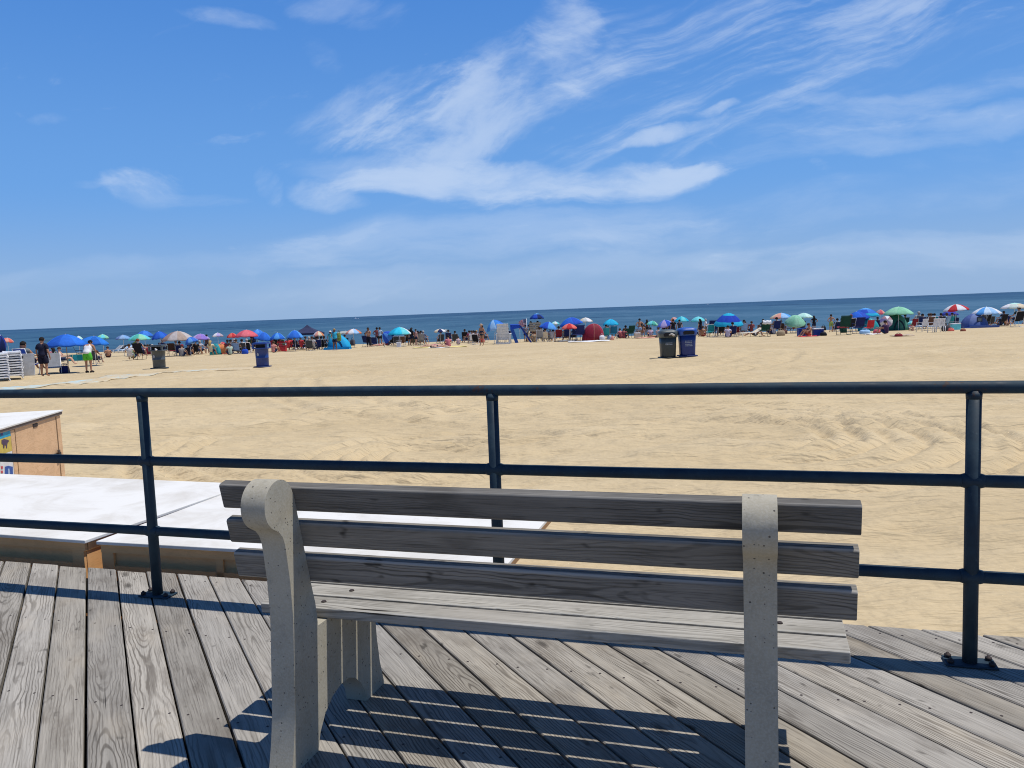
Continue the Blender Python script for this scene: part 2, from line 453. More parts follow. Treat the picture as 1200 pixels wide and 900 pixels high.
def build_deck():
    bm, uvl, rl = wood_bm()
    s = 2 ** -.5
    ax = Vector((*(DU*s + DV*s), 0)); ay = Vector((*(-DU*s + DV*s), 0)); az = Vector((0, 0, 1))
    base = W(0, 0, 0)
    pitch = .1535
    rng = random.Random(3)
    for k in range(-52, 48):
        q = -.031 + pitch * (k + .5)
        gap = .0085 + rng.uniform(-.002, .004)
        w = pitch - gap
        q += rng.uniform(-.0015, .0015)
        ve = .322 + rng.uniform(-.012, .014); vn = -4.6
        z = rng.uniform(-.002, .002)
        C = base + ax * q + az * z
        # v = s*(p + q)  ->  p = v/s - q
        p1 = lambda dq, q=q, ve=ve: ve / s - (q + dq)
        p0 = lambda dq, q=q: vn / s - (q + dq)
        board(bm, uvl, rl, C, ax, ay, az, w, .038, p0, p1, rng.random())
        for v in (.24, -.4, -1.05, -1.7):                      # screw heads over the joists
            for dq in (-.045, .045):
                if not -5 < (v / s - q) < 9: continue
                c = C + ax * (dq + rng.uniform(-.006, .006)) + ay * (v / s - (q + dq) + rng.uniform(-.008, .008))
                ring = [bm.verts.new(c + Vector((.0052*math.cos(2*math.pi*i/8), .0052*math.sin(2*math.pi*i/8), .0009))) for i in range(8)]
                bm.faces.new(ring).material_index = 1
    o = finish('boardwalk', bm, [M_DECK, M_RUST])
    # joists, fascia and piles carrying the planks, plus an added dark sheet
    b2 = bmesh.new()
    Mx = Matrix.Translation(W(0, 0, 0)) @ Matrix.Rotation(YAW, 4, 'Z')
    for v in (.24, -.4, -1.05, -1.7, -2.35, -3.0, -3.65, -4.3):
        bx(b2, -7.5, 9.5, v - .02, v + .02, -.24, -.041, M=Mx)
    for u in np.arange(-7, 9.5, 2.4):
        for v in (.1, -2.0, -4.1):
            tube(b2, [Mx @ Vector((u, v, -.8)), Mx @ Vector((u, v, -.245))], .12, 12)
    bx(b2, -7.4, 9.4, -4.55, .21, -.262, -.252, M=Mx)  # unseen dark sheet added so no lit sand shows through the gaps
    j = finish('joists_and_gap_darkener', b2, solid('old_joist_wood', (.10, .08, .06), .9), o)
    struct(o)
build_deck()

# ------------------------------------------------------------------ railing
def build_railing():
    t = thing('railing', 'navy painted tubular steel railing with three rails along the boardwalk edge', 'railing', W(0, 0, 0), YAW)
    SP = 1.9357
    hs = (1.095, .733, .355)
    for name, h, r in (('top_rail', hs[0], .0245), ('mid_rail', hs[1], .0245), ('bottom_rail', hs[2], .0245)):
        bm = bmesh.new()
        pts = [(-SP*2 - .3 + i * .25, 0, h + .0007*math.sin(i*.9)) for i in range(int((SP*6 + .6) / .25) + 1)]
        tube(bm, pts, r, 20)
        finish(name, bm, M_RAIL, t)
    for k in range(-2, 5):
        u = k * SP
        bm = bmesh.new()
        tube(bm, [(u, 0, .012), (u, 0, hs[0] - .012)], .0265, 24)
        for h in hs[1:]:                                    # weld collars
            tube(bm, [(u - .040, 0, h), (u - .028, 0, h), (u + .028, 0, h), (u + .040, 0, h)], [.0255, .029, .029, .0255], 18)
        tube(bm, [(u, 0, hs[0] - .045), (u, 0, hs[0] - .02)], [.0275, .029], 18)
        p = finish('post', bm, M_RAIL, t)
        bm = bmesh.new()
        bx(bm, u - .092, u + .092, -.045, .045, .002, .010)
        bp = finish('base_plate', bm, M_RAIL, p, bevel=.003)
        for sx in (-.072, .072):
            for sy in (-.025, .028):
                b = bmesh.new()
                tube(b, [(u + sx, sy, .0125), (u + sx, sy, .023), (u + sx, sy, .0235), (u + sx, sy, .030)], [.0125, .0125, .006, .0055], 6)
                finish('bolt', b, M_RUST, p)
build_railing()

# ------------------------------------------------------------------ bench
def build_bench():
    t = thing('bench', 'weathered grey slatted bench with two concrete end frames facing the sea', 'bench', W(0, 0, 0), YAW)
    # side profile (v, z)
    prof = [(-1.318, 0), (-1.306, .04), (-1.295, .085), (-1.286, .13), (-1.278, .18), (-1.272, .24), (-1.266, .32), (-1.258, .42), (-1.252, .50), (-1.256, .62), (-1.266, .71), (-1.271, .745), (-1.281, .772), (-1.298, .792)]
    cx, cz, r = -1.286, .876, .0785
    for a in range(-118, -366, -6):
        if a > -360 + 0: prof.append((cx + r * math.cos(R(a)), cz + r * math.sin(R(a))))
    prof += [(-1.2075, .90), (-1.132, .555), (-1.118, .50), (-1.108, .418), (-.68, .418), (-.684, .36), (-.702, .28), (-.698, .2), (-.684, .1), (-.664, .03), (-.656, 0),
             (-.806, 0), (-.818, .05), (-.845, .092), (-.885, .130), (-.93, .149), (-.985, .152), (-1.045, .137), (-1.098, .103), (-1.135, .055), (-1.155, 0)]
    for u0 in (1.574, 3.040):
        bm = bmesh.new()
        extrude_poly(bm, [Vector((u0, v, z + .001)) for v, z in prof], Vector((.085, 0, 0)))
        bmesh.ops.recalc_face_normals(bm, faces=list(bm.faces))
        caps = [f for f in bm.faces if len(f.verts) > 10]
        ed = {e for f in caps for e in f.edges}
        bmesh.ops.bevel(bm, geom=list(ed), offset=.006, segments=2, affect='EDGES', clamp_overlap=True)
        for f in bm.faces: f.smooth = len(f.verts) <= 4
        o = finish('leg', bm, M_CONC, t)
        o.data.set_sharp_from_angle(angle=R(40))
    rng = random.Random(11)
    nrm = Vector((0, .976, .218)); tt = Vector((0, -.218, .976)); ux = Vector((1, 0, 0))
    base = Vector((0, -1.137, .578))
    # back slats: thickness runs forward (nrm); "up" of the board is the rear face
    for k, (a, b) in enumerate(((.0, .094), (.131, .218), (.259, .347))):
        bm, uvl, rl = wood_bm()
        w = b - a
        C = base + tt * (a + w/2) + nrm * .001
        rnd = (.137, .512, .823)[k]
        wob = rng.uniform(-.004, .004)
        board(bm, uvl, rl, C, tt, ux, -nrm, w, .038, lambda q: 1.378 + wob, lambda q: 3.332 + wob, rnd, ch=.006)
        s = finish('back_slat', bm, M_SLAT, t, bevel=.0025)
        for uu in (1.616, 3.082):
            for dv in (-.02, .02):
                b_ = bmesh.new()
                p = C + tt * dv + nrm * .038; p.x = uu
                tube(b_, [p, p + nrm * .004], [.009, .006], 10)
                finish('bolt', b_, M_RUST, s)
    for k, (v0, v1) in enumerate(((-1.052, -.957), (-.944, -.846), (-.832, -.734), (-.720, -.622))):
        bm, uvl, rl = wood_bm()
        C = Vector((0, (v0 + v1)/2, .4615 + .004 * k))
        w = v1 - v0
        e = rng.uniform(-.004, .004)
        board(bm, uvl, rl, C, Vector((0, -1, 0)), ux, Vector((0, -.02, 1)).normalized(), w, .041,
              lambda q: 1.398 + e, lambda q: 3.325 + e, (.33, .68, .91, .24)[k], ch=.007)
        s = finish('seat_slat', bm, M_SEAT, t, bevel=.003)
        for uu in (1.625, 3.09):
            b_ = bmesh.new()
            p = C + Vector((0, -.005, .0005)); p.x = uu + (.05 if k % 2 else 0)
            tube(b_, [p, p + Vector((0, 0, .004))], [.010, .007], 10)
            finish('bolt', b_, M_RUST, s)
build_bench()

# ------------------------------------------------------------------ low white topped lockers beyond the railing
def locker(u0, u1, v0, v1, ztop, rz, label, inset=.03):
    t = thing('storage_box', label, 'storage box', W((u0+u1)/2, (v0+v1)/2, -.55), YAW + rz, 'white topped storage boxes')
    w, d = (u1-u0)/2, (v1-v0)/2; H = ztop + .55
    bm = bmesh.new(); bx(bm, -w, w, -d, d, H - .022, H)
    finish('lid', bm, M_WTOP, t, bevel=.004)
    bm = bmesh.new()
    bx(bm, -w+.03, w-inset, -d+.035, d-.03, .0, H - .023)
    b = finish('body', bm, M_PLYD, t)
    bm = bmesh.new()      # battens framing the faces
    y = -d + .034
    bx(bm, -w+.02, w-.02, y-.02, y, H-.075, H-.0235)
    bx(bm, -w+.02, -w+.11, y-.018, y, 0, H-.076); bx(bm, w-inset-.10, w-inset-.005, y-.018, y, 0, H-.076)
    bx(bm, -w+.02, w-.02, y-.02, y, .0, .09) if False else None
    x = w - .05
    bx(bm, x, x+.03, -d+.04, d-.03, H-.075, H-.0235); bx(bm, -w+.11, w-inset-.10, y-.014, y, H-.20, H-.16); bx(bm, -w+.86, -w+.91, y-.014, y, 0, H-.076)
    finish('frame', bm, M_PLYD, b)
    return t
locker(-.93, 1.78, .54, 2.27, .100, R(1.0), 'wide white topped storage box just beyond the railing behind the bench', .50)
locker(-3.70, -.948, .52, 2.16, .112, R(-1.5), 'white topped storage box beyond the railing beside the tan cabinet')

# ------------------------------------------------------------------ tan cabinet with a painted panel
def build_cabinet():
    A = W(-4.408, 2.837, -.55); B = W(-5.10, 4.231, -.55)
    ex = (B - A).normalized(); L = (B - A).length
    rz = math.atan2(ex.y, ex.x)
    t = thing('cabinet', 'tan plywood cabinet with white slanted top, door and bright painted panel', 'cabinet', A, rz)
    # local: x from A to B, +y left (away from the visible face), face at y=0
    x0, x1, D, H = -1.35, L - .03, 1.0, .985
    bm = bmesh.new(); bx(bm, x0, x1, .02, D, 0, H - .03)
    body = finish('body', bm, M_PLY, t)
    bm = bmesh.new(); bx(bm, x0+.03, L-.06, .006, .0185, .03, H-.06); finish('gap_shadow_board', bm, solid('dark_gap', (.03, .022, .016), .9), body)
    bm = bmesh.new(); bx(bm, x0-.05, L+.02, -.03, D+.04, H-.010, H+.010)
    finish('lid', bm, M_WTOP, t, bevel=.004)
    bm = bmesh.new(); bx(bm, x0-.04, L+.012, -.02, D+.03, H-.045, H-.0105); finish('lid_edge', bm, solid('dark_edge', (.16,.12,.10), .8), t)
    inv = (Matrix.Translation(A) @ Matrix.Rotation(rz, 4, 'Z')).inverted()
    def face(px, py):
        r = inv.to_3x3() @ ray(px, py); o = inv @ Vector((0, 0, HC))
        s = -o.y / r.y; p = o + r * s; return p.x, p.z
    d0 = face(15.5, 498)[0]; d1 = face(65.5, 489)[0]; dz1 = face(40, 492)[1]; dz0 = .06
    bm = bmesh.new(); bx(bm, d0+.026, d1-.026, -.004, .0055, dz0, dz1-.026)
    door = finish('door', bm, M_PLY, t, bevel=.003)
    bm = bmesh.new()
    fr = [(d0-.09, d0, 0, H-.052), (d1, x1+.004, 0, H-.052), (d0, d1, dz1, H-.052), (d0, d1, 0, dz0-.008)]
    for a, b, c, d in fr: bx(bm, a, b, -.006, .0055, c, d)
    finish('frame', bm, M_PLY, t)
    bm = bmesh.new()
    hx, hz = face(40.5, 498.5); bx(bm, hx-.06, hx+.06, -.012, -.0045, hz-.02, hz+.02)
    finish('pull_slot', bm, M_RUST, door, bevel=.004)
    bm = bmesh.new()
    lx, lz = face(65, 532.5); bx(bm, lx-.13, lx+.05, -.02, -.0085, lz-.014, lz+.014)
    tube(bm, [(lx+.03, -.03, lz-.03), (lx+.03, -.03, lz+.05)], .016, 10); bx(bm, lx+.0, lx+.06, -.045, -.021, lz-.03, lz+.02)
    finish('latch', bm, M_RUST, door)
    # painted panel: blue sky, yellow ground, purple dog like animal, blue figure and red strokes under it
    p1x = d0 - .095; p0x = x0 + .05
    zt = face(4, 501)[1]; zA = face(6, 512.5)[1]; zB = face(6, 531)[1]
    bm = bmesh.new()
    bx(bm, p0x, p1x, -.006, .0055, zA, zt, 0); bx(bm, p0x, p1x, -.0055, .0055, zB, zA-.001, 1); bx(bm, p0x, p1x, -.005, .0055, .05, zB-.001, 2)
    pan = finish('painted_panel', bm, [solid('mural_blue', (.02,.33,.52), .6), solid('mural_yellow', (.62,.47,.09), .6), solid('mural_white', (.72,.70,.68), .6)], t)
    def blob(pts, mat, y, nm):
        bm = bmesh.new(); extrude_poly(bm, [Vector((a, y, b)) for a, b in [face(*q) for q in pts]], Vector((0, -.003, 0))); finish(nm, bm, mat, pan)
    blob([(1,516),(4,514.5),(8,515.5),(9.8,516.5),(8,518.5),(7.6,521),(7.2,525),(6.4,525.2),(6,521.5),(4.5,521.5),(4,525.2),(3,525),(2.8,521),(1,520)], solid('mural_purple', (.09,.05,.10), .6), -.0061, 'painted_animal')
    blob([(0,503.5),(2,506),(2.4,510),(0,511)], solid('mural_navy', (.03,.05,.22), .6), -.0066, 'painted_figure')
    blob([(5,547),(9,546),(14,547),(14.3,561),(12,564),(6,564),(4.8,556)], solid('mural_royal', (.03,.09,.34), .6), -.0056, 'painted_figure')
    blob([(8,550),(9.4,549),(10.5,553),(10,559),(8.6,560)], solid('mural_pale', (.35,.45,.65), .6), -.0087, 'painted_stroke')
    for i in range(3):
        y0 = 546.5 + 5.2*i
        blob([(.2,y0),(2.2,y0-.3),(2.6,y0+2.6),(1.2,y0+3.2),(.3,y0+2.4)], solid('mural_red', (.55,.08,.09), .6), -.0056, 'painted_stroke')
build_cabinet()

# ================================================================== people
SKIN = {'pale': (.60, .36, .26), 'tan': (.42, .22, .135), 'brown': (.22, .105, .06), 'dark': (.085, .042, .027)}
HAIR = {'black': (.012, .010, .010), 'brown': (.06, .032, .018), 'blond': (.38, .26, .11), 'grey': (.36, .35, .34), 'red': (.20, .05, .02)}

def lerp(a, b, t): return tuple(x + (y - x) * t for x, y in zip(a, b))
def skin_grow(chains, root=0, sub=1):
    """chains: list of lists of (point, radius); points equal within 1 mm are welded; returns a mesh"""
    vs, rs, es = [], [], []
    def idx(p, r):
        for i, q in enumerate(vs):
            if (q - p).length < 1e-3: return i
        vs.append(p); rs.append(r); return len(vs) - 1
    for ch in chains:
        prev = None
        dense = [ch[0]]
        for (p, r), (q, t) in zip(ch, ch[1:]):
            n = max(1, int((Vector(q) - Vector(p)).length / .13 + .5))
            dense += [(lerp(p, q, i / n), r + (t - r) * i / n) for i in range(1, n + 1)]
        ch = dense
        for p, r in ch:
            i = idx(Vector(p), r)
            if prev is not None and prev != i: es.append((prev, i))
            prev = i
    me = bpy.data.meshes.new('skeleton'); me.from_pydata([tuple(v) for v in vs], es, [])
    o = bpy.data.objects.new('skeleton', me); COL.objects.link(o)
    md = o.modifiers.new('skin', 'SKIN'); md.use_smooth_shade = True
    for i, sv in enumerate(me.skin_vertices[0].data):
        sv.radius = (rs[i], rs[i]); sv.use_root = (i == root)
    if sub:
        m2 = o.modifiers.new('sub', 'SUBSURF'); m2.levels = sub; m2.render_levels = sub
    dg = bpy.context.evaluated_depsgraph_get()
    res = bpy.data.meshes.new_from_object(o.evaluated_get(dg))
    bpy.data.objects.remove(o); bpy.data.meshes.remove(me)
    for p in res.polygons: p.use_smooth = True
    return res


# joints per pose, facing +y, for a 1.75 m adult
def joints(pose):
    J = {}
    if pose in ('stand', 'bend', 'hips', 'walk', 'hold'):
        J = dict(pel=(0, 0, .95), wai=(0, .01, 1.10), che=(0, 0, 1.31), nek=(0, .0, 1.475), hea=(0, .03, 1.62), top=(0, .02, 1.69))
        for s, n in ((-1, 'l'), (1, 'r')):
            J['hip'+n] = (s*.095, 0, .90); J['kne'+n] = (s*.11, .02, .49); J['ank'+n] = (s*.115, -.01, .09); J['toe'+n] = (s*.13, .15, .045)
            J['sho'+n] = (s*.18, -.005, 1.415); J['elb'+n] = (s*.255, -.03, 1.13); J['wri'+n] = (s*.265, .06, .89); J['han'+n] = (s*.255, .085, .80)
        if pose == 'walk':
            J['knel'] = (-.105, .17, .52); J['ankl'] = (-.105, .20, .10); J['toel'] = (-.115, .36, .06)
            J['kner'] = (.105, -.04, .50); J['ankr'] = (.105, -.30, .13); J['toer'] = (.115, -.17, .045)
            J['elbl'] = (-.25, -.15, 1.14); J['wril'] = (-.24, -.10, .90); J['hanl'] = (-.235, -.06, .82)
            J['elbr'] = (.25, .06, 1.13); J['wrir'] = (.22, .24, .97); J['hanr'] = (.20, .31, .91)
        if pose == 'hips':
            J['elbl'] = (-.37, -.06, 1.17); J['wril'] = (-.19, .03, 1.03); J['hanl'] = (-.13, .09, 1.00)
            J['elbr'] = (.37, -.06, 1.17); J['wrir'] = (.19, .03, 1.03); J['hanr'] = (.13, .09, 1.00)
        if pose == 'hold':
            for s, n in ((-1, 'l'), (1, 'r')):
                J['elb'+n] = (s*.25, .04, 1.14); J['wri'+n] = (s*.14, .27, 1.16); J['han'+n] = (s*.09, .33, 1.2)
        if pose == 'bend':
            J.update(pel=(0, -.05, .95), wai=(0, .02, 1.08), che=(0, .14, 1.25), nek=(0, .24, 1.38), hea=(0, .33, 1.47), top=(0, .36, 1.53))
            for s, n in ((-1, 'l'), (1, 'r')):
                J['hip'+n] = (s*.1, -.05, .90); J['sho'+n] = (s*.19, .19, 1.33); J['elb'+n] = (s*.28, .22, 1.05); J['wri'+n] = (s*.21, .40, .93); J['han'+n] = (s*.17, .47, .90)
    elif pose in ('chair', 'recline'):
        b = .0 if pose == 'chair' else -.12
        J = dict(pel=(0, -.02, .38), wai=(0, -.08 + b*.4, .52), che=(0, -.15 + b*.8, .73), nek=(0, -.17 + b, .89), hea=(0, -.13 + b, 1.03), top=(0, -.13 + b, 1.10))
        for s, n in ((-1, 'l'), (1, 'r')):
            J['hip'+n] = (s*.1, .02, .36); J['kne'+n] = (s*.13, .44, .46); J['ank'+n] = (s*.13, .66, .09); J['toe'+n] = (s*.14, .79, .06)
            J['sho'+n] = (s*.19, -.14 + b, .83); J['elb'+n] = (s*.29, .0 + b*.5, .60); J['wri'+n] = (s*.28, .24, .58); J['han'+n] = (s*.27, .32, .575)
    elif pose == 'sit':
        J = dict(pel=(0, 0, .13), wai=(0, -.04, .27), che=(0, -.05, .48), nek=(0, .0, .64), hea=(0, .06, .78), top=(0, .06, .85))
        for s, n in ((-1, 'l'), (1, 'r')):
            J['hip'+n] = (s*.1, .03, .12); J['kne'+n] = (s*.17, .40, .40); J['ank'+n] = (s*.14, .63, .08); J['toe'+n] = (s*.15, .77, .05)
            J['sho'+n] = (s*.185, -.01, .58); J['elb'+n] = (s*.26, .17, .37); J['wri'+n] = (s*.17, .40, .44); J['han'+n] = (s*.11, .47, .45)
    elif pose == 'lean':
        J = dict(pel=(0, 0, .13), wai=(0, -.09, .25), che=(0, -.2, .43), nek=(0, -.26, .58), hea=(0, -.26, .73), top=(0, -.27, .80))
        for s, n in ((-1, 'l'), (1, 'r')):
            J['hip'+n] = (s*.1, .03, .12); J['kne'+n] = (s*.15, .44, .30); J['ank'+n] = (s*.12, .80, .08); J['toe'+n] = (s*.14, .90, .14)
            J['sho'+n] = (s*.19, -.25, .53); J['elb'+n] = (s*.26, -.42, .30); J['wri'+n] = (s*.25, -.50, .07); J['han'+n] = (s*.27, -.59, .04)
    elif pose == 'lie':
        J = dict(pel=(0, 0, .13), wai=(0, -.15, .12), che=(0, -.37, .13), nek=(0, -.54, .13), hea=(0, -.68, .13), top=(0, -.75, .13))
        for s, n in ((-1, 'l'), (1, 'r')):
            J['hip'+n] = (s*.1, .05, .12); J['kne'+n] = (s*.13, .44, .22 if s > 0 else .1); J['ank'+n] = (s*.13, .85, .07); J['toe'+n] = (s*.15, .93, .12)
            J['sho'+n] = (s*.19, -.47, .12); J['elb'+n] = (s*.30, -.22, .09); J['wri'+n] = (s*.29, .03, .07); J['han'+n] = (s*.28, .11, .06)
    return J

def body_mesh(J, plump=1.0, woman=False):
    k = plump; sh = .92 if woman else 1.0
    J = dict(J)
    for n in ('l', 'r'):
        x, y, z = J['sho'+n]; J['sho'+n] = (x * sh, y, z)
    ch = [[(J['pel'], .135*k), (J['wai'], .118*k), (J['che'], .145*k*sh), (J['nek'], .058), (J['hea'], .098), (J['top'], .072)]]
    for n in ('l', 'r'):
        ch.append([(J['pel'], .135*k), (J['hip'+n], .095*k), (lerp(J['hip'+n], J['kne'+n], .5), .08*k), (J['kne'+n], .056), (lerp(J['kne'+n], J['ank'+n], .35), .055), (J['ank'+n], .036), (J['toe'+n], .036)])
        ch.append([(J['che'], .145*k*sh), (J['sho'+n], .062*k), (lerp(J['sho'+n], J['elb'+n], .5), .049*k), (J['elb'+n], .040), (J['wri'+n], .028), (J['han'+n], .034)])
    me = skin_grow(ch)
    bm = bmesh.new(); bm.from_mesh(me)
    # five bent fingers on each hand, nose and ears on the head
    for n, s in (('l', -1), ('r', 1)):
        w, h = Vector(J['wri'+n]), Vector(J['han'+n]); t = (h - w).normalized()
        side = t.cross(Vector((s, 0, 0)));  side = side.normalized() if side.length > .1 else Vector((0, 1, 0))
        inn = t.cross(side).normalized()
        for i, ln in enumerate((.062, .072, .066, .05)):
            a = h + side * (i - 1.5) * .018 + t * .018
            tube(bm, [a, a + t * ln * .55, a + t * ln + inn * .02 * s], [.0095, .0085, .006], 6)
        a = h - side * .03 - t * .02
        tube(bm, [a, a - side * .025 + t * .025, a - side * .022 + t * .06], [.011, .010, .007], 6)
    hd, tp, nk = Vector(J['hea']), Vector(J['top']), Vector(J['nek'])
    up = (tp - nk).normalized(); fw = Vector((0, 1, 0)) - up * up.y
    if fw.length < .3: fw = Vector((0, 0, 1))
    fw.normalize(); rt = fw.cross(up)
    c = hd
    tube(bm, [c + fw*.088 + up*.025, c + fw*.118 - up*.012, c + fw*.092 - up*.025], [.010, .018, .012], 6)
    for s in (-1, 1):
        tube(bm, [c + rt*s*.094 + up*.02, c + rt*s*.108, c + rt*s*.094 - up*.028], [.012, .018, .010], 6)
        tube(bm, [c + rt*s*.034 + fw*.088 + up*.012, c + rt*s*.034 + fw*.100 + up*.012], [.014, .006], 6, mat=1)
    tube(bm, [c - rt*.028 + fw*.090 - up*.052, c + fw*.097 - up*.054, c + rt*.028 + fw*.090 - up*.052], [.005, .008, .005], 6, mat=2)
    me2 = bpy.data.meshes.new('body'); bm.to_mesh(me2); bm.free()
    return me2, (hd, up, fw, rt)

def shirt_mesh(J, k, sleeve=.55, sh=1.0):
    J = dict(J)
    for n in ('l', 'r'):
        x, y, z = J['sho'+n]; J['sho'+n] = (x * sh, y, z)
    g = .018
    lo = lerp(J['pel'], J['wai'], -.62)
    ch = [[(lo, .178*k+g), (lerp(J['pel'], J['wai'], .3), .160*k+g), (J['wai'], .146*k+g), (J['che'], .165*k*sh+g), (lerp(J['che'], J['nek'], .8), .070)]]
    for n in ('l', 'r'):
        e = lerp(J['sho'+n], J['elb'+n], sleeve)
        ch.append([(J['che'], .165*k*sh+g), (J['sho'+n], .066*k+g*.7), (e, .056*k+g*.8)] if sleeve > 0 else [(J['che'], .165*k*sh+g), (lerp(J['che'], J['sho'+n], .75), .068*k+g*.5)])
    return skin_grow(ch)

def shorts_mesh(J, k, length=.6):
    g = .016
    ch = [[(lerp(J['pel'], J['wai'], .8), .15*k+g), (J['pel'], .158*k+g)]]
    for n in ('l', 'r'):
        e = lerp(J['hip'+n], J['kne'+n], min(length, 1.0))
        c = [(J['pel'], .158*k+g), (J['hip'+n], .108*k+g), (e, .098*k+g if length < .9 else .074*k+g)]
        if length > 1.0: c.append((lerp(J['kne'+n], J['ank'+n], .9), .055+g))
        ch.append(c)
    return skin_grow(ch)

def suit_mesh(J, k, sh=.92):
    g = .010
    ch = [[(lerp(J['pel'], J['wai'], -.15), .137*k+g), (J['pel'], .139*k+g), (J['wai'], .120*k+g), (lerp(J['wai'], J['che'], .85), .146*k*sh+g)]]
    for n in ('l', 'r'): ch.append([(J['pel'], .139*k+g), (lerp(J['pel'], J['hip'+n], .9), .098*k+g)])
    return skin_grow(ch)

def bra_mesh(J, k):
    a, b = lerp(J['wai'], J['che'], .55), lerp(J['wai'], J['che'], .95)
    return skin_grow([[(a, .142*k), (b, .146*k)]])

def hair_mesh(fr, style):
    hd, up, fw, rt = fr
    bm = bmesh.new()
    n, m = 14, 8
    rings = []
    for j in range(m + 1):
        th = j / m * (R(118) if style != 'bald' else R(60)); row = []
        for i in range(n):
            a = 2*math.pi*i/n
            front = max(0.0, math.cos(a))
            t2 = th * (1 - .42 * front)
            rr = (.118 if j < m else .108) * (1 + .045*math.sin(i*2.7 + j*1.9) * (0 < j) + .03*math.sin(i*5.1 - j*3.3) * (0 < j))
            d = rt*math.sin(a)*math.sin(t2)*.93 + fw*math.cos(a)*math.sin(t2)*1.02 + up*math.cos(t2)
            row.append(bm.verts.new(hd + up*.012 - fw*.006 + d*rr))
        rings.append(row)
    for a, b in zip(rings, rings[1:]):
        for i in range(n):
            f = bm.faces.new((a[i], b[i], b[(i+1) % n], a[(i+1) % n])); f.smooth = True
    if style == 'long':
        p = hd - fw*.05 + up*.03
        tube(bm, [p, p - up*.12 - fw*.045, p - up*.26 - fw*.06, p - up*.37 - fw*.05], [.095, .10, .09, .03], 12)
    if style == 'bun':
        tube(bm, [hd + up*.10 - fw*.05, hd + up*.15 - fw*.07, hd + up*.19 - fw*.08], [.035, .05, .02], 10)
    bmesh.ops.remove_doubles(bm, verts=bm.verts, dist=1e-4)
    me = bpy.data.meshes.new('hair'); bm.to_mesh(me); bm.free()
    return me

def hat_mesh(fr, kind):
    hd, up, fw, rt = fr
    bm = bmesh.new(); n = 18
    prof = [(0, .145), (.05, .142), (.095, .118), (.112, .07), (.118, .045), (.20 if kind == 'sun' else .122, .03 if kind == 'sun' else .02), (.20 if kind == 'sun' else .122, .022 if kind == 'sun' else .01), (.116, .03)]
    rings = []
    for r, z in prof:
        rings.append([bm.verts.new(hd + up*z + (rt*math.sin(2*math.pi*i/n) + fw*math.cos(2*math.pi*i/n)) * max(r, .002)) for i in range(n)])
    for a, b in zip(rings, rings[1:]):
        for i in range(n):
            f = bm.faces.new((a[i], b[i], b[(i+1) % n], a[(i+1) % n])); f.smooth = True
    if kind == 'cap':
        extrude_poly(bm, [hd + up*.03 + fw*.11 + rt*.07, hd + up*.02 + fw*.19 + rt*.05, hd + up*.02 + fw*.19 - rt*.05, hd + up*.03 + fw*.11 - rt*.07], up*.01)
    me = bpy.data.meshes.new('sun_hat'); bm.to_mesh(me); bm.free()
    return me

_pc = {}
def cached(key, fn):
    if key not in _pc: _pc[key] = fn()
    return _pc[key]

def child(name, me, mats, parent):
    """object sharing a mesh, with its own materials"""
    if not isinstance(mats, (list, tuple)): mats = [mats]
    while len(me.materials) < len(mats): me.materials.append(None)
    o = bpy.data.objects.new(name, me); COL.objects.link(o); o.parent = parent
    for i, m in enumerate(mats):
        o.material_slots[i].link = 'OBJECT'; o.material_slots[i].material = m
    return o

M_EYE = solid('eye', (.02, .015, .012), .3); M_LIP = solid('lips', (.30, .10, .08), .6)

def person(loc, pose, label, rz=0, h=1.75, skin='tan', top=None, bottom=(.02, .03, .08), hair='brown', style='short', plump=1.0, woman=False,
           hat=None, sleeve=.55, length=.6, suit=None, bra=None, shoes=None, group='people on the beach'):
    t = thing('person', label, 'person', loc, R(rz), group)
    sc = h / 1.75; t.scale = (sc, sc, sc)
    J = joints(pose); sh = .92 if woman else 1.0
    body, fr = cached(('b', pose, plump, woman), lambda: body_mesh(J, plump, woman))
    child('body', body, [fab(SKIN[skin], .6), M_EYE, M_LIP], t)
    if top: child('shirt', cached(('s', pose, plump, sleeve, woman), lambda: shirt_mesh(J, plump, sleeve, sh)), fab(top), t)
    if suit: child('swimsuit', cached(('u', pose, plump), lambda: suit_mesh(J, plump)), fab(suit), t)
    if bra: child('bikini_top', cached(('br', pose, plump), lambda: bra_mesh(J, plump)), fab(bra), t)
    if bottom: child('shorts', cached(('p', pose, plump, length), lambda: shorts_mesh(J, plump, length)), fab(bottom), t)
    child('hair', cached(('h', pose, style), lambda: hair_mesh(fr, style)), fab(HAIR[hair]), t)
    if hat: child('hat', cached(('ht', pose, hat[0]), lambda: hat_mesh(fr, hat[0])), fab(hat[1]), t)
    if shoes:
        for n in ('l', 'r'):
            bm = bmesh.new(); a, b = Vector(J['ank'+n]), Vector(J['toe'+n])
            tube(bm, [a - Vector((0, .05, .035)), lerp2(a, b, .4), b + Vector((0, .03, 0))], [.045, .055, .042], 10)
            finish('shoe', bm, fab(shoes), t)
    return t
def lerp2(a, b, t): return a + (b - a) * t

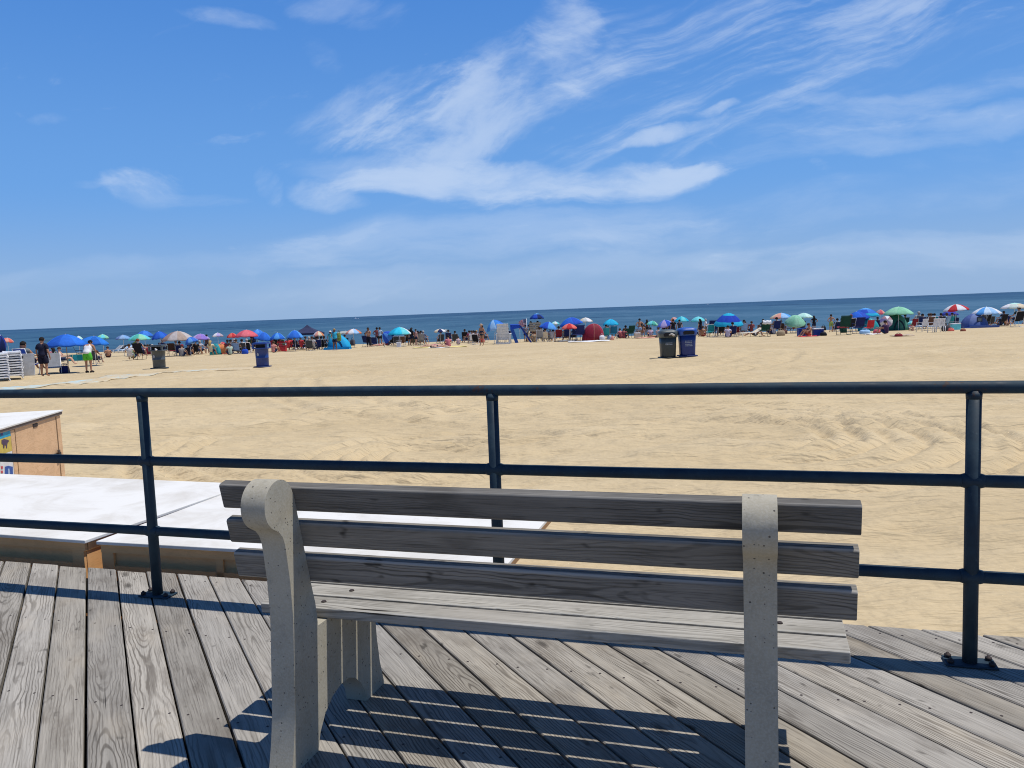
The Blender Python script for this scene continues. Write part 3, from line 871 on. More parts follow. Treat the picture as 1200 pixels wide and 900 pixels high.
# ================================================================== beach furniture
BL = {'royal': (.02, .085, .52), 'blue': (.025, .16, .66), 'sky': (.10, .38, .80), 'navy': (.010, .022, .11), 'cyan': (.02, .46, .70), 'aqua': (.16, .66, .72),
      'teal': (.01, .24, .28), 'mint': (.30, .66, .45), 'palemint': (.50, .82, .74), 'green': (.02, .13, .07), 'dkgreen': (.010, .055, .040), 'red': (.55, .035, .045), 'pink': (.72, .14, .18),
      'coral': (.78, .17, .13), 'maroon': (.22, .02, .035), 'purple': (.30, .20, .62), 'lav': (.47, .40, .70), 'beige': (.44, .34, .28), 'tan': (.40, .31, .20), 'white': (.78, .78, .80),
      'grey': (.28, .29, .31), 'dgrey': (.06, .065, .075), 'black': (.012, .013, .018), 'orange': (.72, .25, .10), 'salmon': (.74, .36, .28), 'yellow': (.74, .62, .25), 'slate': (.12, .18, .36),
      'lightblue': (.35, .58, .85), 'brown': (.12, .06, .04), 'lime': (.10, .48, .06), 'cream': (.70, .60, .44), 'turq': (.03, .36, .42), 'denim': (.22, .36, .62)}
def col(c): return BL[c] if isinstance(c, str) else c
M_WMETAL = solid('white_tube', (.72, .72, .73), .4); M_GMETAL = solid('grey_tube', (.30, .31, .33), .4, .6)

def place(px, py, Y=None):
    """a spot on the sand: from its base pixel, or Y metres out along the sight line"""
    if Y is None: return on_sand(px, py)
    p = on_depth(px, py, Y); p.z = float(sand_h(np.array([p.x]), np.array([p.y]))[0]); return p

def umbrella(px, ytop, w, hpx, Y, cols, label, tilt=0, tdir=90, band=None, cap=None, pole='white', rot=None, flat=1.0, n=8):
    top = on_depth(px, ytop, Y); k = Y / F
    base = Vector((top.x, Y, sand_z(Y, top.x)))
    Rr = max(.35, w * k / 2); rise = max(.06, hpx * k - .06)
    H = max(top.z - base.z, rise + .35)
    rng = random.Random(int(px * 13 + ytop))
    t = thing('beach_umbrella', label, 'umbrella', base, 0, 'beach umbrellas')
    rot = rng.uniform(0, 40) if rot is None else rot
    ax = Vector((math.cos(R(tdir)), math.sin(R(tdir)), 0))
    T = Matrix.Translation((0, 0, H)) @ Matrix.Rotation(R(tilt), 4, Vector((0, 0, 1)).cross(ax)) @ Matrix.Rotation(R(rot), 4, 'Z')
    bm = bmesh.new()
    cl = list(dict.fromkeys([col(c) for c in cols] + ([col(band)] if band else []) + ([col(cap)] if cap else [])))
    rows = [0, .16, .4, .64, .84, 1.0]
    sub = 3
    N = n * sub
    V = [[bm.verts.new(T @ Vector((0, 0, 0)))]]
    for q in rows[1:]:
        row = []
        for i in range(N):
            a = 2*math.pi*i/N
            f = (i % sub) / sub
            sag = 1 - .055 * math.sin(math.pi * f) * q            # cloth pulls in between the ribs
            z = -rise * (q ** 1.9) - .03 * q * math.sin(math.pi * f)
            row.append(bm.verts.new(T @ Vector((Rr*q*sag*math.cos(a), Rr*q*sag*math.sin(a), z))))
        V.append(row)
    row = []
    for i in range(N):                                           # hanging valance with scallops
        a = 2*math.pi*i/N; f = (i % sub) / sub
        v = V[-1][i].co
        row.append(bm.verts.new(v + (T.to_3x3() @ Vector((0.015*math.cos(a), .015*math.sin(a), -.07 - .03*math.sin(math.pi*f))))))
    V.append(row)
    for j in range(1, len(V)):
        for i in range(N):
            i2 = (i + 1) % N
            f = bm.faces.new((V[0][0], V[1][i], V[1][i2])) if j == 1 else bm.faces.new((V[j-1][i], V[j][i], V[j][i2], V[j-1][i2]))
            c = cols[(i // sub) % len(cols)]
            if band and j >= len(rows) - 1: c = band
            if cap and j <= 2: c = cap
            f.material_index = cl.index(col(c)); f.smooth = True
    cv = finish('canopy', bm, [fab(c, .8, .22) for c in cl], t)
    sm = cv.modifiers.new('cloth', 'SOLIDIFY'); sm.thickness = .004; sm.offset = 0
    bm = bmesh.new()
    top_pt = T @ Vector((0, 0, .025)); knee = T @ Vector((0, 0, -rise - .25))
    tube(bm, [(0, 0, -.3), (knee.x * .15, knee.y * .15, max(.2, knee.z * .8)), knee, top_pt], .019, 8)
    finish('pole', bm, M_WMETAL if pole == 'white' else fab(col(pole), .5), t)
    bm = bmesh.new()
    for i in range(n):
        a = 2*math.pi*i/n
        pts = [T @ Vector((Rr*q*math.cos(a)*.985, Rr*q*math.sin(a)*.985, -rise*(q**1.9) - .012)) for q in (.03, .4, .7, 1.0)]
        tube(bm, pts, .005, 5)
    finish('ribs', bm, M_GMETAL, t)
    return t

_ch = {}
def chair_meshes(kind):
    if kind in _ch: return _ch[kind]
    lo = kind == 'low'
    sz = .26 if lo else .40; bw = .27
    bt = .86 if lo else 1.02
    def mk(fn):
        bm = bmesh.new(); fn(bm); bmesh.ops.recalc_face_normals(bm, faces=list(bm.faces))
        me = bpy.data.meshes.new('chair'); bm.to_mesh(me); bm.free(); return me
    def sling(bm, pts, w, th=.012):
        prev = None
        for p, nrm in pts:
            q = [bm.verts.new(Vector((-w, p[0], p[1]))), bm.verts.new(Vector((w, p[0], p[1]))),
                 bm.verts.new(Vector((w, p[0]-th*nrm[0], p[1]-th*nrm[1]))), bm.verts.new(Vector((-w, p[0]-th*nrm[0], p[1]-th*nrm[1])))]
            if prev:
                for i in range(4): bm.faces.new((prev[i], prev[(i+1) % 4], q[(i+1) % 4], q[i]))
            else: bm.faces.new(q)
            prev = q
        bm.faces.new(prev[::-1])
    nb = (.95, .3)
    back = mk(lambda b: sling(b, [((-.16, sz+.04), nb), ((-.235, sz+.22), nb), ((-.30, sz+.40), nb), ((-.37, bt-.02), nb)], bw-.02))
    seat = mk(lambda b: sling(b, [((-.14, sz+.01), (0, 1)), ((.05, sz-.03), (0, 1)), ((.22, sz), (0, 1)), ((.33, sz+.05), (0, 1))], bw-.02))
    def frame(b):
        for s in (-1, 1):
            x = s*bw
            tube(b, [(x, -.39, bt), (x, -.15, sz), (x, .34, sz+.05)], .013, 8)
            tube(b, [(x, .30, sz+.03), (x, .26, .30*sz), (x, .24, .0)], .012, 8)
            tube(b, [(x, -.32, .0), (x, -.18, sz*.8), (x, -.16, sz)], .012, 8)
            tube(b, [(x, -.32, .014), (x, .24, .014)], .012, 8)
        tube(b, [(-bw, -.39, bt), (bw, -.39, bt)], .013, 8); tube(b, [(-bw, -.32, .014), (bw, -.32, .014)], .012, 8)
    def arm(s):
        def f(b):
            x = s*(bw+.012)
            bx(b, x-.025, x+.025, -.25, .26, sz+.235, sz+.26)
            tube(b, [(x, .22, sz+.234), (x, .24, sz+.02)], .011, 8)
        return f
    _ch[kind] = dict(back=back, seat=seat, frame=mk(frame), arml=mk(arm(-1)), armr=mk(arm(1)))
    return _ch[kind]

def chair(loc, c, label, rz=0, kind='low', frame=None, seat=None, arm='grey', s=1.0):
    t = thing('beach_chair', label, 'beach chair', loc, R(rz), 'folding beach chairs'); t.scale = (s, s, s)
    m = chair_meshes(kind); fm = (M_WMETAL if int(loc[0] * 31) % 4 == 0 else M_GMETAL) if frame is None else fab(col(frame), .5)
    child('backrest', m['back'], fab(col(c)), t); child('seat', m['seat'], fab(col(seat or c)), t)
    child('frame', m['frame'], fm, t)
    for k in ('arml', 'armr'): child('armrest', m[k], fab(col(arm), .6), t)
    return t

def lounge(loc, c, label, rz=0, back=40, s=1.0, frame='white'):
    """reclining beach lounger with a raised head end (head towards -y)"""
    t = thing('sun_lounger', label, 'sun lounger', loc, R(rz), 'loungers on the sand'); t.scale = (s, s, s)
    zz = .30; a = R(back)
    bm = bmesh.new(); bx(bm, -.29, .29, -.1, 1.15, zz, zz + .035); finish('seat', bm, fab(col(c)), t, bevel=.01)
    bm = bmesh.new()
    Mx = Matrix.Translation((0, -.11, zz)) @ Matrix.Rotation(-a, 4, 'X')
    bx(bm, -.29, .29, -.75, 0, 0, .035, M=Mx); finish('backrest', bm, fab(col(c)), t, bevel=.01)
    bm = bmesh.new()
    for s_ in (-1, 1):
        x = s_*.31
        tube(bm, [Mx @ Vector((x, -.76, .015)), (x, -.11, zz + .01), (x, 1.17, zz + .01)], .016, 8)
        for y in (-.05, 1.0): tube(bm, [(x, y, zz), (x, y + .06, 0)], .015, 8)
        tube(bm, [Mx @ Vector((x, -.45, 0)), (x, -.5, 0)], .013, 8)
    finish('frame', bm, fab(col(frame), .5), t)
    return t

def towel(loc, c, label, rz=0, L=1.7, w=.85, stripe=None):
    rng = random.Random(int(loc[0]*100))
    bm = bmesh.new(); nx, ny = 8, 14
    z = lambda i, j: .035 + .018*math.sin(i*1.3 + j*.7 + loc[0]) + .012*rng.random()
    T_ = [[bm.verts.new(((i/nx-.5)*w, (j/ny-.5)*L, z(i, j))) for i in range(nx+1)] for j in range(ny+1)]
    for j in range(ny):
        for i in range(nx):
            f = bm.faces.new((T_[j][i], T_[j][i+1], T_[j+1][i+1], T_[j+1][i])); f.smooth = True
            f.material_index = 1 if stripe and (j // 2) % 2 else 0
    o = finish('beach_towel', bm, [fab(col(c))] + ([fab(col(stripe))] if stripe else []))
    sm = o.modifiers.new('pile', 'SOLIDIFY'); sm.thickness = .012
    o.location = loc; o.rotation_euler = (0, 0, R(rz))
    return tag(o, label, 'beach towel', 'towels spread on the sand')

def cooler(loc, c, lid, label, rz=0, w=.62, d=.4, h=.42):
    t = thing('cooler', label, 'cooler', loc, R(rz))
    bm = bmesh.new(); bx(bm, -w/2, w/2, -d/2, d/2, 0, h); finish('body', bm, fab(col(c), .45), t, bevel=.02)
    bm = bmesh.new(); bx(bm, -w/2-.012, w/2+.012, -d/2-.012, d/2+.012, h+.001, h+.075); finish('lid', bm, fab(col(lid), .45), t, bevel=.02)
    bm = bmesh.new()
    tube(bm, [(-w/2-.02, 0, h*.7), (-w/2-.07, 0, h*.9), (-w/2-.06, 0, h+.2), (w/2+.06, 0, h+.2), (w/2+.07, 0, h*.9), (w/2+.02, 0, h*.7)], .012, 8)
    finish('handle', bm, fab(col('grey'), .4), t)
    return t

def bag(loc, c, label, rz=0, w=.5, d=.28, h=.36, kind='tote'):
    t = thing('beach_bag' if kind == 'tote' else 'backpack', label, 'bag' if kind == 'tote' else 'backpack', loc, R(rz))
    bm = bmesh.new(); n = 16
    rows = [(.86, 0), (1.0, .06), (1.04, .35), (.98, .7), (.80, .93), (.45, 1.0)]
    V = []
    rng = random.Random(int(loc[0]*77))
    for s_, z in rows:
        V.append([bm.verts.new((w/2*s_*math.copysign(abs(math.cos(2*math.pi*i/n))**.7, math.cos(2*math.pi*i/n)) + rng.uniform(-.012, .012),
                                d/2*s_*math.copysign(abs(math.sin(2*math.pi*i/n))**.7, math.sin(2*math.pi*i/n)), h*z + rng.uniform(-.012, .012)*(z > 0))) for i in range(n)])
    for a, b in zip(V, V[1:]):
        for i in range(n):
            f = bm.faces.new((a[i], a[(i+1) % n], b[(i+1) % n], b[i])); f.smooth = True
    bm.faces.new(V[0][::-1]); bm.faces.new(V[-1])
    finish('body', bm, fab(col(c)), t)
    for y in (-d*.25, d*.25):
        bm = bmesh.new()
        tube(bm, [(-w*.22, y, h*.9), (-w*.18, y, h*1.25), (0, y*.6, h*1.38), (w*.18, y, h*1.25), (w*.22, y, h*.9)], .011, 6)
        finish('strap', bm, fab(tuple(x*.7 for x in col(c))), t)
    if kind != 'tote':
        bm = bmesh.new(); bx(bm, -w*.3, w*.3, -d/2-.06, -d/2+.02, h*.12, h*.5); finish('pocket', bm, fab(tuple(x*.85 for x in col(c))), t, bevel=.03)
    return t

def dome_tent(px, ybase, w, hpx, Y, cols, label, squash=1.0, door=None, seams='white', rot=None, skew=0.0, apron=None, window=False, depth=.8, gore=8, pw=1.35):
    c = place(px, ybase, Y); k = Y / F
    a = w * k / 2; H = hpx * k; b = a * depth
    t = thing('beach_tent', label, 'tent', c, 0, 'pop-up beach tents')
    bm = bmesh.new(); sub = 4; N = gore * sub; M_ = 8
    cl = list(dict.fromkeys([col(x) for x in cols]))
    V = []
    r0 = R(rot or 0)
    def pt(i, j):
        an = 2*math.pi*i/N + r0; ph = (j / M_) * math.pi/2
        rr = math.cos(ph) ** (2/pw / 1.35); zz = math.sin(ph) ** .92
        f = (i % sub) / sub
        sag = 1 - .06*math.sin(math.pi*f)*math.sin(ph*2)
        return Vector((a*rr*sag*math.cos(an) + skew*a*zz, b*rr*sag*math.sin(an), H*zz))
    for j in range(M_): V.append([bm.verts.new(pt(i, j)) for i in range(N)])
    apex = bm.verts.new(pt(0, M_))
    for j in range(M_):
        for i in range(N):
            i2 = (i+1) % N
            f = bm.faces.new((V[j][i], V[j][i2], V[j+1][i2], V[j+1][i])) if j < M_-1 else bm.faces.new((V[j][i], V[j][i2], apex))
            f.smooth = True; f.material_index = cl.index(col(cols[(i // sub) % len(cols)]))
    fl = finish('flysheet', bm, [fab(x, .7, .18) for x in cl], t)
    sm = fl.modifiers.new('cloth', 'SOLIDIFY'); sm.thickness = .006
    for i in range(0, gore, 2):
        bm = bmesh.new(); tube(bm, [pt(i*sub, j) + Vector((0, 0, .008)) for j in range(M_ + 1)], .011, 6)
        finish('tent_pole', bm, fab(col(seams), .5), t)
    if door:
        bm = bmesh.new()
        ang = -math.pi/2 - r0
        pts = []
        for q in range(13):
            s_ = q / 12 * math.pi
            pts.append(Vector((a*.42*math.cos(s_) + skew*a*.4*math.sin(s_), 0, H*.62*math.sin(s_) + .02)))
        vs = [bm.verts.new(Vector((p.x, -b*math.sqrt(max(.03, 1 - (p.z/H)**2 - ((p.x - skew*a*p.z/H)/a)**2)) - .02, p.z))) for p in pts]
        bm.faces.new(vs)
        dd = finish('door', bm, fab(col(door)), t)
        s2 = dd.modifiers.new('cloth', 'SOLIDIFY'); s2.thickness = .008
    if window:
        bm = bmesh.new(); yy = -b*.86
        bx(bm, -a*.22, a*.18, yy-.03, yy+.02, H*.42, H*.78)
        wn = finish('window', bm, solid('dark_mesh', (.03, .04, .06), .5), t, bevel=.01)
        bm = bmesh.new(); bx(bm, -a*.14, a*.10, yy-.036, yy-.031, H*.50, H*.68); finish('pane', bm, solid('clear_film', (.20, .22, .18), .3), wn)
    if apron:
        bm = bmesh.new(); bx(bm, -a*1.05, a*1.05, -b-.55, -b*.4, .02, .05); 
        bx(bm, -a*1.05, a*1.05, -b-.58, -b-.545, .02, .22)
        finish('front_flap', bm, fab(col(apron)), t, bevel=.008)
    return t

def windbreak(px, ybase, w, hpx, Y, cols, label, n=4):
    c = place(px, ybase, Y); k = Y / F; L = w*k; H = hpx*k
    t = thing('windbreak', label, 'windbreak', c)
    bm = bmesh.new(); cl = [col(x) for x in cols]
    for i in range(n):
        x0 = -L/2 + L*i/n; x1 = -L/2 + L*(i+1)/n
        bx(bm, x0, x1 - .002, -.006 + .05*(i % 2), .006 + .05*(i % 2), .06, H, mat=i % len(cl))
    finish('cloth', bm, [fab(x) for x in cl], t)
    for i in range(n + 1):
        bm = bmesh.new(); x = -L/2 + L*i/n
        tube(bm, [(x, .02, -.1), (x, .02, H + .1)], .016, 8); finish('post', bm, fab(col('tan'), .6), t)
    return t

def trash_bin(loc, rz, c, lidc, label, kind, S=1.0, white_bag=False):
    t = thing('litter_bin', label, 'litter bin', loc, R(rz), 'litter bins on the sand'); t.scale = (S, S, S)
    pl = solid('bin_plastic', c, .42); ld = solid('bin_plastic', lidc, .42)
    if kind == 'drum':
        bm = bmesh.new()
        tube(bm, [(0, 0, 0), (0, 0, .03), (0, 0, .05), (0, 0, .055)], [.40, .42, .40, .34], 28); finish('base', bm, solid('bin_base', tuple(x*.45 for x in c), .6), t)
        bm = bmesh.new()
        tube(bm, [(0, 0, .056), (0, 0, .1), (0, 0, .42), (0, 0, .43), (0, 0, .45), (0, 0, .46), (0, 0, .83), (0, 0, .84), (0, 0, .86)],
             [.27, .28, .285, .295, .295, .287, .30, .33, .325], 32)
        body = finish('body', bm, pl, t)
        # hood: square hopper with an opening on every side
        bm = bmesh.new()
        h0, h1, hw = .861, 1.055, .335
        for sx in (-1, 1):
            for sy in (-1, 1): bx(bm, sx*hw - .075*(sx > 0) , sx*hw + .075*(sx < 0), sy*hw - .075*(sy > 0), sy*hw + .075*(sy < 0), h0, h1)
        bx(bm, -hw-.012, hw+.012, -hw-.012, hw+.012, h1+.001, h1+.045)
        bx(bm, -hw+.06, hw-.06, -hw+.06, hw-.06, h1+.046, h1+.085)
        bx(bm, -hw+.002, hw-.002, -hw+.002, hw-.002, h0-.012, h0+.04)
        hood = finish('hood', bm, ld, t, bevel=.008)
        bm = bmesh.new(); bx(bm, -.20, .20, -.20, .20, h0+.041, h1-.002); finish('liner_opening', bm, solid('bin_inside', (.008, .008, .01), .8), hood)
        if white_bag:
            bm = bmesh.new()
            tube(bm, [(-.31, .0, .91), (-.345, .02, .97), (-.33, .1, .99), (-.30, .16, .94)], [.05, .07, .06, .03], 10)
            finish('bin_liner', bm, fab((.75, .75, .76), .5), t); bm = bmesh.new()
            tube(bm, [(.0, -.32, .97), (.05, -.345, .92), (.10, -.33, .90)], [.03, .05, .03], 10)
            finish('bin_liner', bm, fab((.75, .75, .76), .5), t)
        txt = bmesh.new()
        rng = random.Random(4)
        for rw in range(4):
            a = -math.pi*.75 - .52
            for q in range(5):
                da = .09 + rng.random()*.03
                rr = .294 + rw*0; z = .74 - rw*.06
                p0 = Vector((rr*math.cos(a), rr*math.sin(a), z)); p1 = Vector((rr*math.cos(a+da), rr*math.sin(a+da), z))
                nn = Vector((math.cos(a+da/2), math.sin(a+da/2), 0))
                extrude_poly(txt, [p0+nn*.014, p1+nn*.014, p1+nn*.012+Vector((0,0,.018)), p0+nn*.012+Vector((0,0,.018))], nn*.003)
                a += da + .035
        finish('lettering', txt, solid('bin_letters', (.40, .42, .44), .6), body)
        bm = bmesh.new(); a = -math.pi*.75 + .45
        pts = [Vector((.307*math.cos(a + .16*math.cos(2*math.pi*i/14)), .307*math.sin(a + .16*math.cos(2*math.pi*i/14)), .60 + .075*math.sin(2*math.pi*i/14))) for i in range(14)]
        extrude_poly(bm, pts, Vector((math.cos(a), math.sin(a), 0))*.003); finish('emblem', bm, solid('bin_letters', (.40, .42, .44), .6), body)
    else:
        bm = bmesh.new(); bx(bm, -.34, .34, -.32, .32, 0, .05); finish('base', bm, solid('bin_base', tuple(x*.7 for x in c), .6), t, bevel=.015)
        bm = bmesh.new()
        lo, hi = [], []
        n = 24
        def rr(an, w):      # rounded square
            cx_, sy_ = math.cos(an), math.sin(an)
            e = 4.5; return w / (abs(cx_)**e + abs(sy_)**e) ** (1/e)
        prof = [(.051, .265), (.09, .275), (.55, .295), (.80, .31), (.812, .34), (.86, .352), (.98, .352)]
        V = [[bm.verts.new((rr(2*math.pi*i/n, w)*math.cos(2*math.pi*i/n), rr(2*math.pi*i/n, w)*math.sin(2*math.pi*i/n), z)) for i in range(n)] for z, w in prof]
        for a_, b_ in zip(V[:4], V[1:4]):
            for i in range(n): bm.faces.new((a_[i], a_[(i+1) % n], b_[(i+1) % n], b_[i])).smooth = True
        bm.faces.new(V[0][::-1]); bm.faces.new(V[3])
        for v in V[4] + V[5] + V[6]: bm.verts.remove(v)
        body = finish('body', bm, pl, t)
        bm = bmesh.new()
        prof = [(.802, .325), (.815, .352), (.975, .358), (1.03, .345), (1.075, .28), (1.10, .17), (1.105, .04)]
        V = [[bm.verts.new((rr(2*math.pi*i/n, w)*math.cos(2*math.pi*i/n), rr(2*math.pi*i/n, w)*math.sin(2*math.pi*i/n)*.96, z)) for i in range(n)] for z, w in prof]
        for a_, b_ in zip(V, V[1:]):
            for i in range(n): bm.faces.new((a_[i], a_[(i+1) % n], b_[(i+1) % n], b_[i])).smooth = True
        bm.faces.new(V[0][::-1]); bm.faces.new(V[-1])
        hood = finish('hood', bm, ld, t)
        bm = bmesh.new()
        extrude_poly(bm, [Vector((-.20, -.353, .84)), Vector((.20, -.353, .84)), Vector((.215, -.353, .94)), Vector((.15, -.353, .985)), Vector((-.15, -.353, .985)), Vector((-.215, -.353, .94))], Vector((0, .02, 0)))
        finish('opening', bm, solid('bin_inside', (.008, .008, .01), .8), hood)
        if white_bag:
            bm = bmesh.new(); tube(bm, [(-.02, -.355, .90), (.08, -.375, .93), (.16, -.37, .885), (.20, -.36, .87)], [.02, .04, .05, .02], 10)
            finish('bin_liner', bm, fab((.5, .47, .42), .5), t)
        txt = bmesh.new(); rng = random.Random(9)
        for rw in range(4 if not white_bag else 2):
            x = -.15 + rng.random()*.03
            for q in range(6):
                w_ = .03 + rng.random()*.03
                z = .58 - rw*.06
                if x + w_ > .16: break
                bx(txt, x, x + w_, -.300, -.288, z, z + .024); x += w_ + .012
        finish('lettering', txt, solid('bin_letters', (.38, .42, .46), .6), body)
    return t

# ================================================================== the beach, left to right
U, C_, L_, T_, D_ = umbrella, chair, lounge, towel, dome_tent
def P(px, py, pose, label, Y=None, **k): return person(place(px, py, Y), pose, label, **k)
def CH(px, py, c, label, Y=None, **k): return chair(place(px, py, Y), c, label, **k)
def SIT(px, py, c, chair_label, person_label, Y=None, rz=0, kind='low', pose='chair', s=1.0, frame=None, **k):
    """someone in a folding chair: two things"""
    p = place(px, py, Y)
    chair(p, c, chair_label, rz=rz, kind=kind, s=s, frame=frame)
    q = p + Vector((0, 0, (.14 if kind != 'low' else 0) * s))
    return person(q, pose, person_label, rz=rz, h=1.75*s, **k)

# ---- stacks of white plastic loungers
def stack_lounger(loc, rz, label):
    t = thing('sun_lounger', label, 'sun lounger', loc, rz, 'white plastic loungers in two stacks')
    if not hasattr(stack_lounger, 'm'):
        m = []
        def mk(fn):
            bm = bmesh.new(); fn(bm); bmesh.ops.recalc_face_normals(bm, faces=list(bm.faces)); me = bpy.data.meshes.new('lounger'); bm.to_mesh(me); bm.free(); return me
        def bed(b):
            lip = [(-.33, -.06), (-.325, -.005), (-.29, .028), (-.1, .034), (.1, .034), (.29, .028), (.325, -.005), (.33, -.06), (.285, -.035), (.26, -.012), (.1, -.018), (-.1, -.018), (-.26, -.012), (-.285, -.035)]
            extrude_poly(b, [Vector((x, -.03, z)) for x, z in lip], Vector((0, .045, 0)))
            for i in range(14):
                y = .02 + i * .128
                pr = [(-.29, .0), (-.31, .035), (-.27, .05), (-.1, .035), (.1, .035), (.27, .05), (.31, .035), (.29, .0), (.25, .022), (.1, .012), (-.1, .012), (-.25, .022)]
                extrude_poly(b, [Vector((x, y, z)) for x, z in pr], Vector((0, .105, 0)))
        def side(s):
            def f(b):
                tube(b, [(s*.30, .0, .03), (s*.30, .9, .045), (s*.30, 1.8, .03)], .026, 8)
                tube(b, [(s*.28, .25, .02), (s*.325, .22, -.12), (s*.335, .18, -.155)], [.03, .026, .022], 8)
                tube(b, [(s*.28, 1.5, .02), (s*.325, 1.53, -.12), (s*.335, 1.57, -.155)], [.03, .026, .022], 8)
            return f
        stack_lounger.m = (mk(bed), mk(side(-1)), mk(side(1)))
    wm = solid('white_plastic', (.74, .74, .75), .45)
    child('bed', stack_lounger.m[0], wm, t); child('side_rail', stack_lounger.m[1], wm, t); child('side_rail', stack_lounger.m[2], wm, t)
ord_ = ['lowest', 'second from the bottom', 'third from the bottom', 'fourth from the bottom', 'fifth from the bottom', 'fifth from the top', 'fourth from the top', 'third from the top', 'second from the top', 'topmost']
pB = place(17, 444.5); pA = place(0.5, 447)
for nm, p0, n_ in (('the stack against the pale board', pB, 10), ('the stack at the photo edge', pA, 10)):
    for i in range(n_):
        stack_lounger(p0 + Vector((random.uniform(-.012, .012), random.uniform(-.03, .03), .17 + .103 * i)), R(33 + random.uniform(-1, 1)),
                      'white plastic sun lounger, %s of %s' % (ord_[i], nm))

def build_board():
    p = place(32, 442.5)
    t = thing('board', 'pale grey folded table top leaning upright beside the stacked white loungers', 'board', p, R(4))
    bm = bmesh.new(); Mx = Matrix.Rotation(R(-6), 4, 'X')
    bx(bm, -.30, .33, -.02, .02, .02, .97, M=Mx); finish('panel', bm, fab((.52, .53, .55), .6), t, bevel=.012)
    bm = bmesh.new(); tube(bm, [(-.30, -.05, .55), (.0, -.24, .0)], .010, 8); finish('prop', bm, fab(col('dgrey'), .5), t)
    bm = bmesh.new(); bx(bm, -.20, -.12, -.035, -.021, .78, .87, M=Mx); finish('clasp', bm, fab(col('dgrey')), t, bevel=.006)
build_board()
U(0, 393, 34, 12, 36, [(.02, .05, .34), 'navy', (.03, .08, .46)], 'dark blue umbrella tipped on its side above the stacked white loungers', tilt=52, tdir=0)
U(-3, 402, 12, 5, 62, ['turq'], 'small turquoise umbrella low behind the tipped dark blue umbrella')
U(9, 396, 13, 4, 74, ['salmon', 'coral'], 'small salmon umbrella beyond the stacked white loungers', tilt=12, tdir=0)
P(17, 0, 'sit', 'person in a pink top sitting on sand beyond the lounger stacks', Y=52, top=(.62, .30, .34), skin='pale', bottom=(.5, .3, .3))
P(23, 0, 'chair', 'person with long black hair sitting sideways beyond the lounger stacks', Y=52, rz=60, top=(.45, .2, .22), hair='black', style='long', woman=True)
SIT(33, 433, 'royal', 'royal blue folding chair behind the pale leaning board', 'person in a grey shirt seated in the blue chair behind the leaning board', Y=37, kind='high', top=(.16, .18, .19), bottom=(.05, .05, .08), hair='black', plump=1.2, s=1.22, rz=-10)
P(52.5, 441.5, 'stand', 'person standing in a navy t-shirt and navy shorts beside the grey lounger', h=1.72, top=(.012, .014, .035), bottom=(.010, .011, .03), hair='black', skin='tan', plump=1.12, length=.85, sleeve=.8)
L_(place(64, 437, None), 'grey', 'grey slung lounger with white arms beside the person in navy', rz=-150, back=68, s=.95)
bag(place(76, 437), 'navy', 'plump navy rucksack on the sand under the bright blue umbrella', w=.42, d=.3, h=.36, kind='pack')
U(76.5, 391.8, 45, 13, 37.5, ['blue', (.03, .20, .78), (.02, .12, .55)], 'bright blue umbrella on a wooden pole beside the person in navy', rot=10, pole='tan')
SIT(73, 417, 'green', 'green sling chair under the bright blue umbrella edge', 'person seated in the green sling chair below the bright blue umbrella', Y=50, rz=-70, skin='pale', hair='brown')
windbreak(90, 411, 24, 8.5, 56, ['teal', 'turq'], 'teal cloth windbreak behind the person in a white vest')
U(110, 394, 33, 8.5, 47, [(.015, .13, .52), (.03, .22, .72)], 'deep blue umbrella rising behind the person in a white vest', tilt=6, tdir=0)
U(92, 393.8, 8, 4.5, 70, ['white', 'palemint'], 'tiny white umbrella top peeping between the two near blue umbrellas')
U(120, 391.8, 13.5, 4.5, 62, ['aqua', 'mint'], 'turquoise green umbrella just beyond the deep blue umbrella')
P(104.5, 436.5, 'bend', 'person bending forward in a white vest and bright green swim shorts', h=1.68, top=(.72, .72, .74), bottom=(.10, .50, .045), hair='black', skin='tan', plump=1.18, sleeve=0, length=.75, shoes=(.03, .025, .025))
CH(93, 420, 'black', 'black folding chair leaning back behind the person in a white vest', rz=-60, kind='high', frame='black', arm='black')
SIT(111, 412, 'dgrey', 'dark grey chair just beyond the person in a white vest', 'person in a brown top seated just beyond the person in a white vest', Y=50, top=(.10, .05, .04), hair='black')
P(127, 419, 'sit', 'shirtless person sitting on bare sand with knees up near the first green umbrella', rz=25, skin='tan', hair='brown', bottom=(.05, .02, .03))
P(122, 0, 'sit', 'person in a white hat sitting beyond the shirtless person on bare sand', Y=60, hat=('sun', (.75, .75, .75)), top=(.25, .35, .2), skin='pale')
P(126, 0, 'stand', 'person in a lime top standing beyond the shirtless person on bare sand', Y=66, h=1.4, top=(.35, .5, .12), bottom=(.1, .15, .1))
for x, c, lb in ((136, 'grey', 'grey lounger, left end of the row near the faded blue umbrella'), (141.5, 'black', 'black lounger in the row near the faded blue umbrella'), (147, 'lightblue', 'pale blue grey lounger in the row near the faded blue umbrella'), (152, 'white', 'white lounger, right end of the row near the faded blue umbrella')):
    L_(place(x, 413), c, lb, rz=150, back=35)
for x, c, h_, lb in ((137, (.10, .03, .12), 'black', 'person in dark purple beneath the faded blue umbrella'), (140, (.30, .03, .05), 'brown', 'person in maroon beneath the faded blue umbrella'), (143.5, (.16, .02, .05), 'black', 'person in dark wine red beneath the faded blue umbrella'), (146, (.5, .5, .55), 'grey', 'person in pale grey beneath the faded blue umbrella')):
    P(x, 0, 'sit', lb, Y=70, top=c, hair=h_, rz=random.uniform(-40, 40))
U(144, 392.6, 17, 4.5, 68, [(.22, .42, .72), (.16, .26, .50), (.30, .46, .70)], 'faded blue umbrella over a row of people in maroon and purple')
